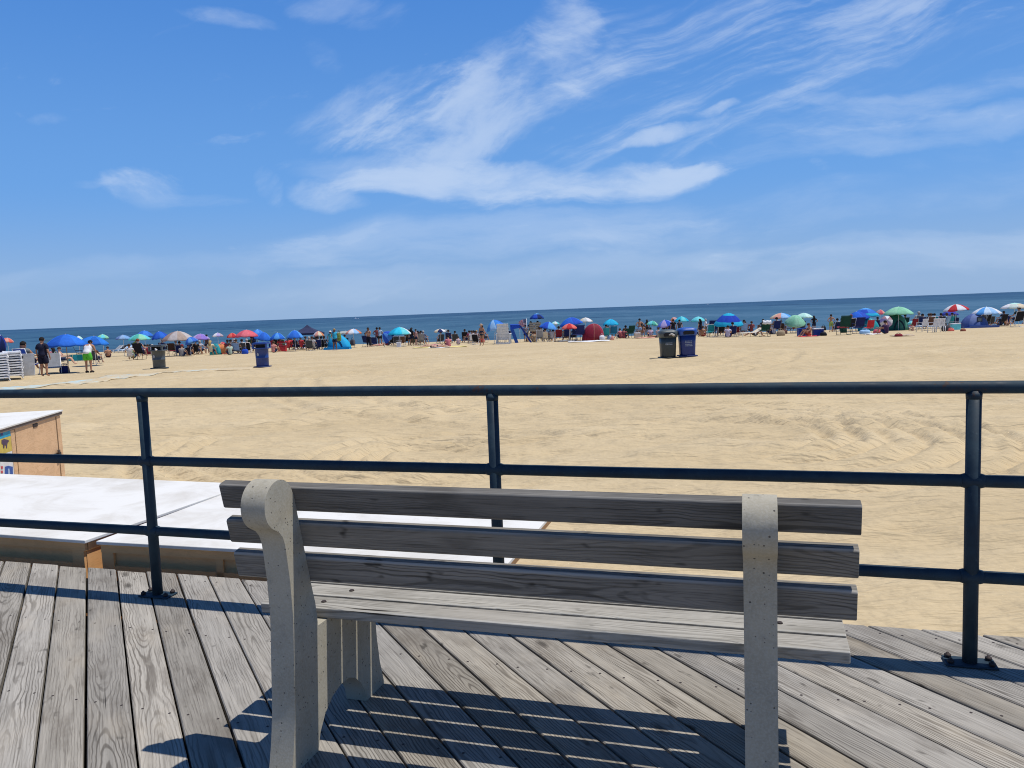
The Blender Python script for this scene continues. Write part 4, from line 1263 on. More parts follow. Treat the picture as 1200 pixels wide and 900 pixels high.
L_(place(154, 409), 'white', 'white lounger with its back raised beside the person in black', rz=165, back=55)
P(152, 411, 'recline', 'person in white lying back beside the person in black', Y=55, rz=20, top=(.6, .6, .62), bottom=(.5, .5, .5))
SIT(163.5, 412.5, 'black', 'broad black camp chair left of the grey drum bin', 'person with reddish hair seated in the broad black camp chair', Y=56, kind='high', s=1.15, top=(.015, .015, .03), hair='red', frame='black', skin='pale', plump=1.1)
L_(place(172, 410), 'white', 'white framed empty lounger immediately left of the grey drum bin', rz=200, back=45)
U(163, 391.4, 24, 6.5, 66, ['mint', 'aqua', (.10, .50, .40)], 'sea green umbrella low beneath the pale royal umbrella')
U(169, 387.4, 19, 6.5, 72, [(.06, .24, .74), (.04, .18, .64)], 'pale royal umbrella above the sea green umbrella')
U(186, 388.4, 18.5, 8, 66, ['blue', 'royal', (.03, .13, .60)], 'royal blue umbrella standing above the grey drum bin', tilt=8, tdir=200)
P(182, 0, 'sit', 'person in a dark red cap sitting beyond the grey drum bin', Y=60, hat=('cap', (.25, .02, .03)), top=(.3, .28, .27))
P(190, 0, 'sit', 'person in black sitting beyond the grey drum bin near the striped umbrella', Y=62, top=(.02, .02, .03), hair='black')
U(208, 388, 37, 10.5, 62, ['beige', (.55, .50, .48), (.36, .25, .22), (.50, .45, .44)], 'large beige and brown striped umbrella over a seated family', n=10)
CH(202, 417, 'brown', 'chair with red and tan striped back beside the grey drum bin', kind='high', seat='maroon', rz=10)
SIT(211.5, 417, 'navy', 'low navy chair in front of the striped umbrella', 'person in a lavender shirt on a low navy chair', top=(.55, .42, .58), hair='black', bottom=(.02, .02, .05), rz=15)
L_(place(222, 416), 'dgrey', 'dark lounger with wooden frame in front of the striped umbrella', rz=100, back=35, frame='brown')
P(226, 415, 'lean', 'person leaning back beside the dark lounger in front of the striped umbrella', rz=80, bottom=(.02, .02, .03), skin='tan')
P(200, 0, 'chair', 'person in black seated under the striped umbrella, left of its pole', Y=63, top=(.015, .015, .02), hair='black')
P(205, 0, 'chair', 'person in a pale top seated under the striped umbrella', Y=64, top=(.5, .5, .55), hair='grey', skin='pale')
P(213, 0, 'stand', 'person in brown standing under the right half of the striped umbrella', Y=66, h=1.6, top=(.14, .08, .07), hair='black')
P(218, 0, 'chair', 'person with a yellow bag strap seated under the right edge of the striped umbrella', Y=60, top=(.62, .55, .38), hair='blond', woman=True, style='long')
U(222, 395, 15, 7, 60, [(.05, .17, .62), (.14, .36, .75)], 'low blue umbrella tucked under the striped umbrella edge', tilt=20, tdir=180)
U(234.5, 391.2, 21, 6.5, 66, ['purple', 'lav', (.38, .22, .55)], 'purple and lilac umbrella right of the striped umbrella')
def drape(px, py, Y, c, label, w=.9, h=.75):
    p = place(px, py, Y); p.z += .0
    t = thing('towel_stand', label, 'hanging towel', p)
    bm = bmesh.new()
    tube(bm, [(-w/2, 0, 0), (-w/2, 0, h+.05)], .015, 8); tube(bm, [(w/2, 0, 0), (w/2, 0, h+.05)], .015, 8); tube(bm, [(-w/2, 0, h), (w/2, 0, h)], .012, 8)
    finish('frame', bm, fab(col('grey'), .5), t)
    bm = bmesh.new(); n = 10
    a, b = [], []
    for i in range(n+1):
        x = -w/2 + w*i/n; y = -.03 + .03*math.sin(i*1.9)
        a.append(bm.verts.new((x, y*.3, h+.014))); b.append(bm.verts.new((x*.92, y-.05, h*.12)))
    for i in range(n): bm.faces.new((a[i], a[i+1], b[i+1], b[i])).smooth = True
    c_ = finish('cloth', bm, fab(col(c)), t); s = c_.modifiers.new('cloth', 'SOLIDIFY'); s.thickness = .01
drape(231.5, 0, 62, 'orange', 'orange towel hung up under the purple umbrella', w=.75, h=.8)
for x, c, lb in ((222, 'black', 'black low chair below the low blue umbrella'), (229, 'navy', 'navy low chair below the hung orange towel'), (236, 'dgrey', 'dark grey low chair below the purple umbrella'), (242, 'maroon', 'maroon low chair at the right edge of the purple umbrella')):
    CH(x, 408.5, c, lb, rz=random.uniform(-30, 30))
P(239, 0, 'chair', 'person in dark red seated beneath the purple umbrella', Y=62, top=(.25, .04, .05), hair='black', skin='brown')
P(240.5, 0, 'sit', 'person in pale green sitting low beside the teal tent', Y=60, top=(.4, .5, .42), rz=40)
D_(252.5, 409, 14, 13, 62, ['teal', 'turq', (.01, .30, .33)], 'round teal pop-up tent beside the red and yellow tent', depth=.9, seams='teal', pw=1.7)
D_(263, 409, 13, 14, 63.5, ['pink', 'red', 'yellow', 'pink'], 'pink red pop-up tent with yellow panels beside the teal tent', depth=.9, seams='red', skew=-.3, gore=10)
U(255, 390, 12.5, 4, 74, ['lav', (.5, .42, .46), 'white'], 'tiny pinkish grey umbrella above the teal tent')
U(272, 390.2, 12, 4.8, 74, ['red', 'coral'], 'small red umbrella left of the large pinkish red one')
U(288.5, 386.6, 26.5, 7.6, 64, ['pink', (.70, .12, .17), (.76, .18, .22)], 'large pinkish red umbrella over seated people near the blue drum bin')
SIT(272.5, 412, 'navy', 'navy chair at the left edge under the pinkish red umbrella', 'person seated in the navy chair at the pinkish red umbrella edge', Y=62, rz=-25, top=(.02, .025, .08), hair='black')
SIT(278, 412, 'denim', 'denim blue chair under the pinkish red umbrella', 'person in grey seated in the denim blue chair', Y=62, top=(.10, .10, .12), hair='brown')
SIT(284, 411.5, 'dgrey', 'dark grey chair in the middle under the pinkish red umbrella', 'person in a white top seated in the middle under the pinkish red umbrella', Y=62.5, top=(.6, .58, .56), hair='black', skin='tan', rz=20)
SIT(290, 411, 'black', 'black chair under the right half of the pinkish red umbrella', 'shirtless person seated in the black chair under the pinkish red umbrella', Y=63, skin='pale', hair='grey', rz=10)
bag(place(287, 411.5, 61), 'royal', 'royal blue beach bag among the chairs under the pinkish red umbrella')
P(271, 0, 'stand', 'person in navy standing behind the navy chair near the red umbrellas', Y=67, h=1.6, top=(.015, .02, .05), hair='black', skin='brown')
P(294, 0, 'sit', 'person with a salmon wrap sitting left of the blue drum bin', Y=62, top=(.6, .25, .22), rz=-20, hair='brown')
U(301.5, 386, 16, 6, 70, [(.05, .22, .72), (.10, .34, .82)], 'mid blue umbrella just right of the pinkish red umbrella')
U(309, 389.2, 20, 8, 66, ['blue', (.04, .22, .76), (.02, .13, .58)], 'blue umbrella directly above the blue drum bin', tilt=14, tdir=340)
U(325, 390, 17, 7, 66, ['blue', (.09, .34, .80)], 'bright blue umbrella just right of the blue drum bin')
U(345, 387, 19, 8.6, 64, ['blue', (.10, .36, .82), (.03, .17, .66)], 'blue umbrella with paler right panels in front of the navy gazebo')
for x, c, lb, y in ((303, (.5, .04, .05), 'person in red sitting directly beyond the blue drum bin', 66), (312, (.6, .05, .06), 'person in bright red seated right of the blue drum bin lid', 66), (316, (.45, .03, .04), 'person in deep red beside the person in bright red', 67), (322, (.02, .02, .04), 'person in black under the bright blue umbrella', 66), (329, (.5, .05, .06), 'person in crimson beneath the bright blue umbrella', 66)):
    P(x, 0, 'chair', lb, Y=y, top=c, hair=random.choice(['black', 'brown']), rz=random.uniform(-40, 40), skin=random.choice(['tan', 'brown']))
cooler(place(331, 407, 65), 'red', 'maroon', 'red cooler under the bright blue umbrella')
for x, c, lb in ((321, 'maroon', 'maroon low chair right of the blue drum bin'), (327.5, 'cream', 'cream folding lounger under the bright blue umbrella'), (333, 'green', 'dark green low chair left of the navy gazebo')):
    CH(x, 408, c, lb, rz=random.uniform(-40, 40))
L_(place(336, 407.5), 'cream', 'cream topped lounger in front of the blue umbrellas', rz=95, back=20)
L_(place(338, 409), 'dgrey', 'dark lounger with white stripes in front of the navy gazebo', rz=100, back=25)
for i, (x, c, sk, hr, lb) in enumerate(((338, (.55, .55, .52), 'pale', 'grey', 'person in an off-white top under the paler blue umbrella'), (342, (.6, .6, .6), 'tan', 'brown', 'person in a bright white top under the paler blue umbrella'), (348, (.12, .08, .14), 'brown', 'black', 'person in dusky purple under the paler blue umbrella'),
        (353, (.02, .02, .03), 'brown', 'black', 'person in black under the left side of the navy gazebo'), (357, (.03, .04, .07), 'tan', 'black', 'person in dark navy under the navy gazebo'))):
    SIT(x, 0, ['dgrey', 'white', 'navy', 'black', 'dgrey'][i], ['charcoal chair', 'white framed chair', 'navy chair', 'black chair', 'dark grey chair'][i] + ' of the ' + lb.replace('person in ', 'person wearing '), lb, Y=64.5 + i*.5, top=c, skin=sk, hair=hr, rz=random.uniform(-20, 20))
T_(place(351, 408.5), 'white', 'white towel heaped in front of the navy gazebo', rz=90, L=1.2)
P(356, 408, 'lean', 'person in a slate top leaning back on sand below the navy gazebo', rz=80, top=(.14, .15, .20), bottom=(.1, .1, .14))
T_(place(361, 408), 'lav', 'pale lilac towel on sand below the navy gazebo', rz=70, L=1.3)
P(363, 408.5, 'sit', 'person in white sitting on sand left of the patterned umbrella pole', rz=-30, top=(.68, .68, .7), bottom=(.6, .6, .6), hair='black')
P(366, 408, 'sit', 'person in a pale rose top sitting by the patterned umbrella pole', rz=30, top=(.6, .45, .42), bottom=(.3, .3, .33), hair='brown')
bag(place(370, 408.5), 'navy', 'dark navy bag at the foot of the patterned umbrella pole')
P(364, 0, 'stand', 'person in a turquoise top standing under the right side of the navy gazebo', Y=68, h=1.55, top=(.08, .45, .48), bottom=(.02, .2, .24), hat=('sun', (.7, .7, .68)))
P(368, 0, 'stand', 'person in teal standing behind the patterned umbrella', Y=69, h=1.5, top=(.02, .22, .25), bottom=(.02, .08, .1), hair='black')

def gazebo(px, ytop, w, hpx, Y, label):
    top = on_depth(px, ytop, Y); k = Y/F; a = w*k/2; b = a*.8
    base = Vector((top.x, Y, sand_z(Y, top.x))); H = top.z - base.z; e = H - hpx*k
    t = thing('gazebo', label, 'gazebo', base)
    bm = bmesh.new(); V = []
    for q, z in ((0, H), (.25, H-(H-e)*.38), (.6, H-(H-e)*.72), (1, e), (1.0, e-.16)):
        V.append([bm.verts.new((sx*a*max(q, .01), sy*b*max(q, .01), z)) for sx, sy in ((-1,-1),(0,-1.0),(1,-1),(1,0),(1,1),(0,1),(-1,1),(-1,0))])
    for r1, r2 in zip(V, V[1:]):
        for i in range(8):
            bm.faces.new((r1[i], r2[i], r2[(i+1) % 8], r1[(i+1) % 8]))
    c = finish('roof', bm, fab((.028, .035, .085), .8), t); s = c.modifiers.new('cloth', 'SOLIDIFY'); s.thickness = .008
    for sx in (-1, 1):
        for sy in (-1, 1):
            bm = bmesh.new(); tube(bm, [(sx*a*.97, sy*b*.97, 0), (sx*a*.97, sy*b*.97, e)], .022, 8); finish('leg', bm, M_GMETAL, t)
gazebo(360, 380.6, 33, 9.5, 70, 'navy gazebo with a peaked roof standing behind the blue umbrellas')
U(373, 388.2, 12.5, 5.2, 66, ['white', 'salmon', 'cream', 'orange'], 'small white and orange patterned umbrella on a white pole right of the navy gazebo')
P(377, 0, 'sit', 'person in pale pink sitting beyond the patterned umbrella pole', Y=73, top=(.6, .4, .4))
D_(398, 408.5, 28, 17.5, 66, [(.015, .36, .66), (.02, .42, .72), (.012, .30, .60)], 'bright azure beach shelter behind the walker with a backpack', depth=.7, seams='cyan', skew=-.12, apron=(.012, .26, .62), door=(.01, .05, .12), pw=1.1)
P(393, 410.5, 'walk', 'person walking in a turquoise vest with a green bag on one shoulder', rz=195, h=1.72, top=(.03, .36, .55), bottom=(.015, .02, .06), hair='blond', skin='brown', sleeve=.1, length=.7)
bag(place(398.3, 410, 62) + Vector((0, 0, .72)), (.18, .24, .06), 'olive green bag carried by the walker in a turquoise vest', w=.3, d=.2, h=.62, kind='pack')
U(404.5, 387.8, 23, 3, 74, [(.45, .48, .44), (.40, .42, .40)], 'flat pale grey green umbrella above the azure shelter')
U(414, 385.4, 18.5, 5.4, 70, ['salmon', 'white', 'lightblue', 'orange'], 'salmon, white and blue umbrella above the azure shelter')
bag(place(413.5, 405), (.05, .045, .06), 'tall dark trolley bag right of the azure shelter', w=.5, d=.35, h=.62)
CH(417.5, 0, 'navy', 'navy chair between the azure shelter and the standing shirtless person', Y=72)
P(421, 0, 'hips', 'person in a maroon top standing under the salmon umbrella edge', Y=74, top=(.22, .06, .06), bottom=(.02, .02, .03), hair='black', skin='brown')
P(424.5, 0, 'hold', 'person in a pale blue shirt standing beside the shirtless person', Y=74, top=(.4, .5, .6), bottom=(.02, .03, .03), hair='black')
P(432.5, 407, 'hold', 'shirtless person standing in long black trousers and looking down', rz=160, h=1.74, skin='tan', hair='black', bottom=(.010, .010, .022), length=1.2, plump=1.15)
bag(place(437, 405), (.10, .075, .06), 'low brown bag at the feet of the shirtless standing person', w=.7, d=.4, h=.35)
U(449, 390, 17, 10, 68, ['royal', (.03, .12, .60), (.10, .30, .75)], 'royal blue umbrella tipped low to the sand beside the shirtless person', tilt=50, tdir=200)
P(443, 405.5, 'lie', 'child in pink lying on sand before the tipped royal blue umbrella', rz=100, h=1.2, skin='pale', suit=(.65, .15, .2), bottom=None)
P(447.5, 405, 'sit', 'small child in coral sitting before the tipped royal blue umbrella', rz=-60, h=1.0, skin='pale', suit=(.6, .16, .14), bottom=None)
P(454, 405, 'sit', 'person in a maroon top kneeling left of the cyan umbrella group', rz=-40, top=(.20, .03, .05), hair='black', skin='brown', plump=1.1)
U(468, 383.4, 27, 8, 68, ['cyan', (.03, .58, .80), 'aqua', 'white'], 'cyan umbrella with a white panel over a seated group', rot=200)
for i, (x, c, sk, hr, lb) in enumerate(((460, (.30, .22, .20), 'tan', 'brown', 'person in taupe standing left under the cyan umbrella'), (463, (.015, .015, .02), 'brown', 'black', 'person with long black hair under the middle of the cyan umbrella'), (468, (.5, .28, .26), 'pale', 'black', 'person in dusty pink standing under the cyan umbrella'))):
    P(x, 0, 'stand', lb, Y=69, h=1.45 if i != 1 else 1.6, top=c, skin=sk, hair=hr, style='long' if i == 1 else 'short', woman=i > 0, rz=random.uniform(-60, 60))
for x, c, lb in ((461, 'black', 'black low chair at the foot of the cyan umbrella'), (465, 'dgrey', 'charcoal low chair at the foot of the cyan umbrella'), (471, 'brown', 'dark brown bag like low chair right of the cyan umbrella pole')):
    CH(x, 405, c, lb, rz=random.uniform(-40, 40))
cooler(place(467.5, 405, 66), 'white', 'white', 'small white cooler at the foot of the cyan umbrella', w=.35, d=.3, h=.35)
SIT(474.5, 0, 'grey', 'grey chair on the right under the cyan umbrella', 'person in grey seated on the right under the cyan umbrella', Y=70, kind='high', top=(.16, .18, .21), hair='black')
SIT(478, 0, 'slate', 'slate blue chair at the far right of the cyan umbrella', 'person in slate blue at the far right of the cyan umbrella', Y=71, kind='high', top=(.12, .16, .24), hair='grey', rz=-20)
SIT(484, 402, 'dkgreen', 'dark green low chair right of the cyan umbrella', 'person in a grey green top seated in the dark green low chair', Y=72, top=(.2, .22, .18), hair='brown', rz=15)
SIT(488, 402, 'dgrey', 'dark grey low chair between the cyan umbrella and the white table umbrella', 'person in pale rose seated in the low grey chair past the cyan umbrella', Y=72.5, top=(.6, .5, .48), hair='grey', rz=-10, skin='pale')
SIT(492.5, 401.5, 'tan', 'tan low chair past the cyan umbrella', 'person in light brown seated in the tan low chair', Y=73, top=(.35, .24, .17), hair='black', rz=-35)
# white topped double-pole shade on open sand
U(515.5, 385.4, 15, 3.4, 74, ['white', 'cream', 'navy'], 'flat white umbrella with navy panels on open sand left of centre', rot=30)
U(522, 386, 9, 2.4, 76, [(.35, .42, .40), 'grey'], 'tiny flat grey umbrella beside the flat white one', rot=30)
SIT(508, 0, 'navy', 'navy chair left of the flat white umbrella', 'person in navy seated left of the flat white umbrella', Y=74, kind='high', top=(.02, .03, .09), hair='black')
SIT(516, 0, 'dgrey', 'dark chair under the flat white umbrella pole', 'person in dark green seated under the flat white umbrella', Y=76, top=(.03, .05, .05), hair='black')
T_(place(503, 407.5), 'yellow', 'pale yellow towel under the person lying with raised knees', rz=85, L=2.4, w=1.1)
P(507, 407, 'lie', 'person lying with raised knees on the pale yellow towel', rz=100, skin='pale', suit=(.5, .2, .22), bottom=None, woman=True, hair='brown')
T_(place(516, 407.5), 'white', 'white towel in the middle of the open sand sunbathers', rz=80, L=1.7)
P(515, 407.5, 'lie', 'person with black hair lying face down on the white towel', rz=-80, h=1.5, skin='pale', hair='black', style='long', suit=(.05, .05, .07), bottom=None, woman=True)
P(519.5, 0, 'sit', 'person with dark hair sitting beyond the open sand sunbathers', Y=68, h=1.35, skin='pale', hair='black', top=(.55, .42, .45))
T_(place(527, 407), 'yellow', 'pale yellow towel beneath the person in a rose top', rz=90, L=2.6, w=1.0)
P(525.5, 407, 'sit', 'person in a rose top sitting upright on a pale yellow towel', rz=15, skin='tan', hair='black', style='bun', top=(.55, .17, .20), bottom=(.4, .1, .12), woman=True)
for i, (x, c, sk, lb) in enumerate(((532, (.25, .03, .06), 'tan', 'person in dark maroon in the group right of the flat white umbrella'), (535.5, (.6, .38, .36), 'pale', 'person in pale pink in the group right of the flat white umbrella'), (539, (.42, .10, .10), 'tan', 'person in brick red in the group right of the flat white umbrella'), (543, (.5, .45, .45), 'pale', 'person in light grey in the group right of the flat white umbrella'))):
    SIT(x, 0, ['maroon', 'dgrey', 'brown', 'navy'][i], ['maroon', 'charcoal', 'brown', 'navy'][i] + ' chair in the group right of the flat white umbrella', lb, Y=74, top=c, skin=sk, hair=['black', 'brown', 'black', 'blond'][i], rz=random.uniform(-50, 50))
bag(place(547, 0, 74), 'red', 'big red beach bag left of the person in a sun hat', w=.7, d=.4, h=.42)
P(549, 0, 'stand', 'tiny person in black standing at the water beyond the red bag', Y=84, h=1.6, suit=(.01, .01, .02), bottom=None, woman=True, hair='black', skin='tan')
SIT(553, 402.5, 'white', 'white chair just left of the person in a sun hat', 'person in white seated just left of the person in a sun hat', top=(.65, .65, .68), hair='brown', skin='tan', rz=20)
SIT(558, 402.5, 'black', 'black chair half hidden by the person in a sun hat', 'person in dark red seated half behind the person in a sun hat', Y=66, top=(.3, .05, .06), hair='black', rz=-15)
P(565, 405.3, 'stand', 'person in a dark swimsuit and straw sun hat standing on open sand', rz=150, h=1.68, woman=True, skin='tan', suit=(.012, .02, .05), bottom=(.015, .03, .05), length=.25, hat=('sun', (.42, .30, .20)), hair='brown', style='long')
U(578, 375, 22.5, 10.5, 66, ['sky', 'lightblue', (.05, .26, .72), 'blue'], 'sky blue umbrella tilted behind the tall white wooden chair', tilt=16, tdir=190)
for i, (x, c, lb) in enumerate(((572, (.05, .05, .07), 'person in charcoal left of the tall white wooden chair'), (576, (.4, .3, .28), 'person in tan under the sky blue umbrella'), (580, (.015, .02, .05), 'person in navy close behind the tall white wooden chair'))):
    SIT(x, 0, ['black', 'dgrey', 'navy'][i], ['black', 'dark grey', 'navy'][i] + ' camp chair under the sky blue umbrella', lb, Y=70, kind='high', top=c, hair='black', skin=['brown', 'tan', 'tan'][i], rz=random.uniform(-30, 30))

def tall_chair(px, ybase, label):
    p = place(px, ybase); t = thing('lifeguard_chair', label, 'lifeguard chair', p, R(-6))
    wm = solid('white_paint', (.66, .67, .66), .6)
    s = 17 * p.y / F; w = s * .40; H = 24.5 * p.y / F
    bm = bmesh.new(); lean = Matrix.Translation((0, 0, .35)) @ Matrix.Rotation(R(13), 4, 'X')
    n = 6
    for i in range(n):
        z0 = (H - .35) * i / n; bx(bm, -w, w, -.02, .02, z0 + .004, z0 + (H - .35)/n - .012, M=lean)
    finish('backrest', bm, wm, t)
    bm = bmesh.new(); bx(bm, -w, w, -.05, .75, .42, .46); finish('seat', bm, wm, t)
    for sx in (-1, 1):
        bm = bmesh.new(); bx(bm, sx*(w+.07)-.07, sx*(w+.07)+.07, -.28, .8, .80, .84); finish('armrest', bm, wm, t, bevel=.01)
        for y in (-.2, .7):
            bm = bmesh.new(); bx(bm, sx*(w+.05)-.045, sx*(w+.05)+.045, y-.045, y+.045, 0, .80); finish('leg', bm, wm, t)
    bm = bmesh.new(); bx(bm, -w-.12, w+.12, -.36, -.28, .0, .14); finish('base_board', bm, wm, t)
tall_chair(590, 403.3, 'tall white wooden lifeguard chair with a slatted back seen from behind')

def blue_awning(px, ybase, Y, label):
    p = place(px, ybase, Y); t = thing('awning', label, 'awning', p); k = Y / F
    z = lambda py: (on_depth(px, py, Y).z - p.z); x = lambda q: (on_depth(q, 385, Y).x - p.x)
    bm = bmesh.new()
    pts = [(x(598), z(380)), (x(609), z(380.5)), (x(610), z(384)), (x(604), z(385)), (x(598), z(386))]
    extrude_poly(bm, [Vector((a, -.5, b)) for a, b in pts], Vector((0, 1.6, 0))); finish('canopy', bm, fab(col('royal')), t)
    bm = bmesh.new(); extrude_poly(bm, [Vector((x(608), -.52, z(381))), Vector((x(610.5), -.52, z(381.5))), Vector((x(623), -.52, 0)), Vector((x(620.5), -.52, 0))], Vector((0, .05, 0)))
    finish('strut', bm, fab((.02, .05, .26)), t)
    bm = bmesh.new(); extrude_poly(bm, [Vector((x(598), -.5, z(386))), Vector((x(602), -.5, z(385.5))), Vector((x(607), -.5, .02)), Vector((x(603), -.5, .02))], Vector((0, .05, 0)))
    finish('side_cloth', bm, fab((.03, .10, .40)), t)
    for q in (598.5, 609):
        bm = bmesh.new(); tube(bm, [(x(q), .3, -.1), (x(q), .3, z(382))], .018, 8); finish('post', bm, M_WMETAL, t)
blue_awning(606, 0, 67, 'royal blue cloth shade with a long slanting strut right of the tall white chair')
P(602, 0, 'stand', 'person in grey standing just right of the tall white wooden chair', Y=68, h=1.5, top=(.25, .22, .25), hair='black')
P(612, 0, 'sit', 'person in a tan top sitting under the slanting blue strut', Y=68, top=(.4, .3, .2), hair='brown')
P(614.5, 0, 'stand', 'small child in orange standing under the slanting blue strut', Y=70, h=.9, top=(.6, .25, .12), skin='pale')

def flag(px, y0, y1, Y, label):
    a, b = on_depth(px, y0, Y), on_depth(px, y1, Y); base = Vector((a.x, Y, sand_z(Y, a.x)))
    t = thing('flag', label, 'flag', base); H = a.z - base.z
    bm = bmesh.new(); tube(bm, [(0, 0, -.2), (0, 0, H)], .022, 8); finish('pole', bm, M_WMETAL, t)
    bm = bmesh.new(); nx, ny = 20, 26; w = .72; h = .66
    V = []
    for j in range(ny + 1):
        row = []
        for i in range(nx + 1):
            u = i/nx; row.append(bm.verts.new((-.02 - w*u*(.94), .06*math.sin(u*7 + j*.1)*u, H - .04 - h*j/ny - .26*u*u*1.0)))
        V.append(row)
    for j in range(ny):
        for i in range(nx):
            f = bm.faces.new((V[j][i], V[j][i+1], V[j+1][i+1], V[j+1][i])); f.smooth = True
            s = j // 2
            canton = i < nx*.42 and s < 7
            f.material_index = 2 if canton else s % 2
            if canton and (i % 2 == 1) and (j % 2 == 1): f.material_index = 1
    c = finish('cloth', bm, [fab((.55, .05, .07)), fab((.72, .68, .68)), fab((.03, .04, .16))], t)
    s = c.modifiers.new('cloth', 'SOLIDIFY'); s.thickness = .004
flag(616.7, 373.2, 388, 71, 'red and white striped flag with a starred blue corner beside the guard tower')

def tower(px, ybase, Y, label):
    p = place(px, ybase, Y); k = Y/F; z = lambda py: on_depth(px, py, Y).z - p.z
    t = thing('guard_tower', label, 'guard tower', p, R(4)); wm = solid('tan_wood', (.42, .35, .24), .8)
    w = 8.5*k; zs = z(388); zt = z(378)
    bm = bmesh.new()
    for i in range(4):
        a = zs + .05 + (zt - zs)*i/4; bx(bm, -w*.78, w*.78, -.5, -.45, a, a + (zt-zs)/4 - .03)
    finish('backrest', bm, wm, t)
    bm = bmesh.new(); bx(bm, -w*.8, w*.8, -.42, .5, zs - .04, zs + .04); finish('seat', bm, wm, t)
    for sx in (-1, 1):
        bm = bmesh.new(); bx(bm, sx*w*.84-.05, sx*w*.84+.05, -.45, .55, zs+.30, zs+.36); finish('armrest', bm, wm, t)
        for sy in (-1, 1):
            bm = bmesh.new(); tube(bm, [(sx*w*1.15, sy*.85, 0), (sx*w*.8, sy*.45, zs+.05)], .055, 6); finish('leg', bm, wm, t)
        bm = bmesh.new(); tube(bm, [(sx*w*1.1, -.80, .25), (-sx*w*.88, -.55, zs*.85)], .035, 6); finish('brace', bm, wm, t)
    bm = bmesh.new(); bx(bm, -w*1.02, w*1.02, -.72, -.66, zs*.4, zs*.4+.12); finish('step', bm, wm, t)
    q = p + Vector((0, 0, zs - .27))
    for dx, lb, sk in ((-.33, 'person in navy seated on the left of the guard tower bench', 'tan'), (.28, 'person in black seated on the right of the guard tower bench', 'brown')):
        person(q + Vector((dx, .22, 0)), 'chair', lb, top=(.012, .02, .06) if dx < 0 else (.01, .01, .012), hair='black', skin=sk)
    drape_p = p + Vector((w*.5, -.5, zt - .16))
    return p
tower(627, 397, 70, 'tan wooden guard tower with crossed legs and a high bench')
U(629, 367.4, 16.5, 5.6, 70.5, ['navy', (.015, .07, .34), 'royal'], 'dark blue umbrella with a pale cap over the guard tower', cap='sky')
SIT(632.5, 400, 'grey', 'grey chair with a dark centre below the guard tower', 'person in black seated below the right leg of the guard tower', Y=66.5, kind='high', top=(.012, .012, .015), hair='black', skin='brown', s=1.0)
P(635.5, 0, 'stand', 'person in a black swimsuit standing below the guard tower', Y=68, h=1.45, suit=(.01, .01, .015), bottom=None, woman=True, hair='black', style='long', skin='pale')
SIT(640, 399, 'cream', 'cream chair under the two tone blue umbrella', 'person in a pale grey top on the cream chair', Y=66.5, top=(.5, .45, .48), hair='black', plump=1.2, rz=-20)
SIT(645, 399, 'white', 'white chair under the right of the two tone blue umbrella', 'person in white seated on the right under the two tone blue umbrella', Y=67, top=(.6, .58, .58), hair='brown', skin='pale')
U(643.5, 377.2, 21, 8, 67, ['royal', 'sky', (.10, .34, .86), 'blue'], 'two tone royal and sky blue umbrella right of the guard tower', tilt=12, tdir=0)
U(650.5, 376.8, 10, 3, 76, ['aqua', 'palemint', 'white'], 'tiny aqua umbrella above the two tone blue one')
SIT(655, 399, 'maroon', 'maroon chair left under the flat coral umbrella', 'person in a red striped top seated under the flat coral umbrella', Y=66, kind='high', top=(.40, .10, .12), hair='black', skin='tan', bottom=(.02, .02, .07))
SIT(664.5, 396, 'navy', 'navy chair at the flat coral umbrella pole', 'person in navy seated at the flat coral umbrella pole', Y=68, kind='high', top=(.012, .015, .05), hair='black')
CH(668.5, 0, 'dgrey', 'dark grey high chair behind the flat coral umbrella', Y=70, kind='high', s=1.2)
CH(675.5, 399, 'navy', 'tall navy camp chair beside the red dome tent, its left one', kind='high', s=1.3, frame='navy', arm='navy')
CH(680, 399, (.02, .03, .14), 'tall dark blue camp chair touching the red dome tent', Y=66, kind='high', s=1.3, frame='navy', arm='navy')
T_(place(662, 400), 'grey', 'grey towel on sand under the flat coral umbrella', rz=85, L=1.8)
U(667, 379.2, 19, 5.6, 65, ['coral', (.80, .20, .16), 'red'], 'flat coral red umbrella left of the red dome tent')
U(668, 372, 28, 8.6, 72, ['royal', 'blue', (.03, .14, .62)], 'wide royal blue umbrella behind the coral umbrella', tilt=8, tdir=180)
U(686, 372.2, 17, 4.8, 74, ['white', 'cream', (.6, .64, .62)], 'white umbrella above the red dome tent')
D_(695, 398.5, 26, 19.5, 66, ['maroon', (.34, .022, .055), (.27, .018, .045)], 'crimson dome tent with pale pole lines and a white sheet before it', seams='salmon', skew=.08, gore=8, depth=.8, pw=1.6)
T_(place(690, 400.5), 'white', 'white sheet spread before the crimson dome tent', rz=90, L=3.2, w=1.3)
T_(place(704, 399.5), 'white', 'crumpled white towel at the right corner of the crimson dome tent', rz=60, L=1.2, w=.8)
bag(place(705.5, 399, 65.4), 'white', 'white bag at the right corner of the crimson dome tent', w=.45, d=.35, h=.4)
U(715.5, 374, 18.5, 6.6, 70, ['cyan', (.03, .56, .84), (.015, .42, .72)], 'bright cyan umbrella right of the crimson dome tent')
SIT(710.5, 397, 'turq', 'turquoise camp chair beside the crimson dome tent', 'person with black hair seated in the turquoise camp chair', Y=67, kind='high', top=(.02, .14, .17), hair='black')
CH(719, 397.5, (.02, .16, .30), 'petrol blue camp chair under the bright cyan umbrella', kind='high', s=1.12)
bag(place(714.5, 398), 'lightblue', 'pale blue bag between the turquoise and petrol blue chairs', w=.4)
bag(place(717.5, 398.5), 'salmon', 'small peach bag in front of the petrol blue chair', w=.3, d=.2, h=.3)
P(727, 396.5, 'sit', 'person in a coral red top sitting right of the petrol blue chair', rz=30, top=(.55, .16, .18), skin='pale', hair='brown', plump=1.1)
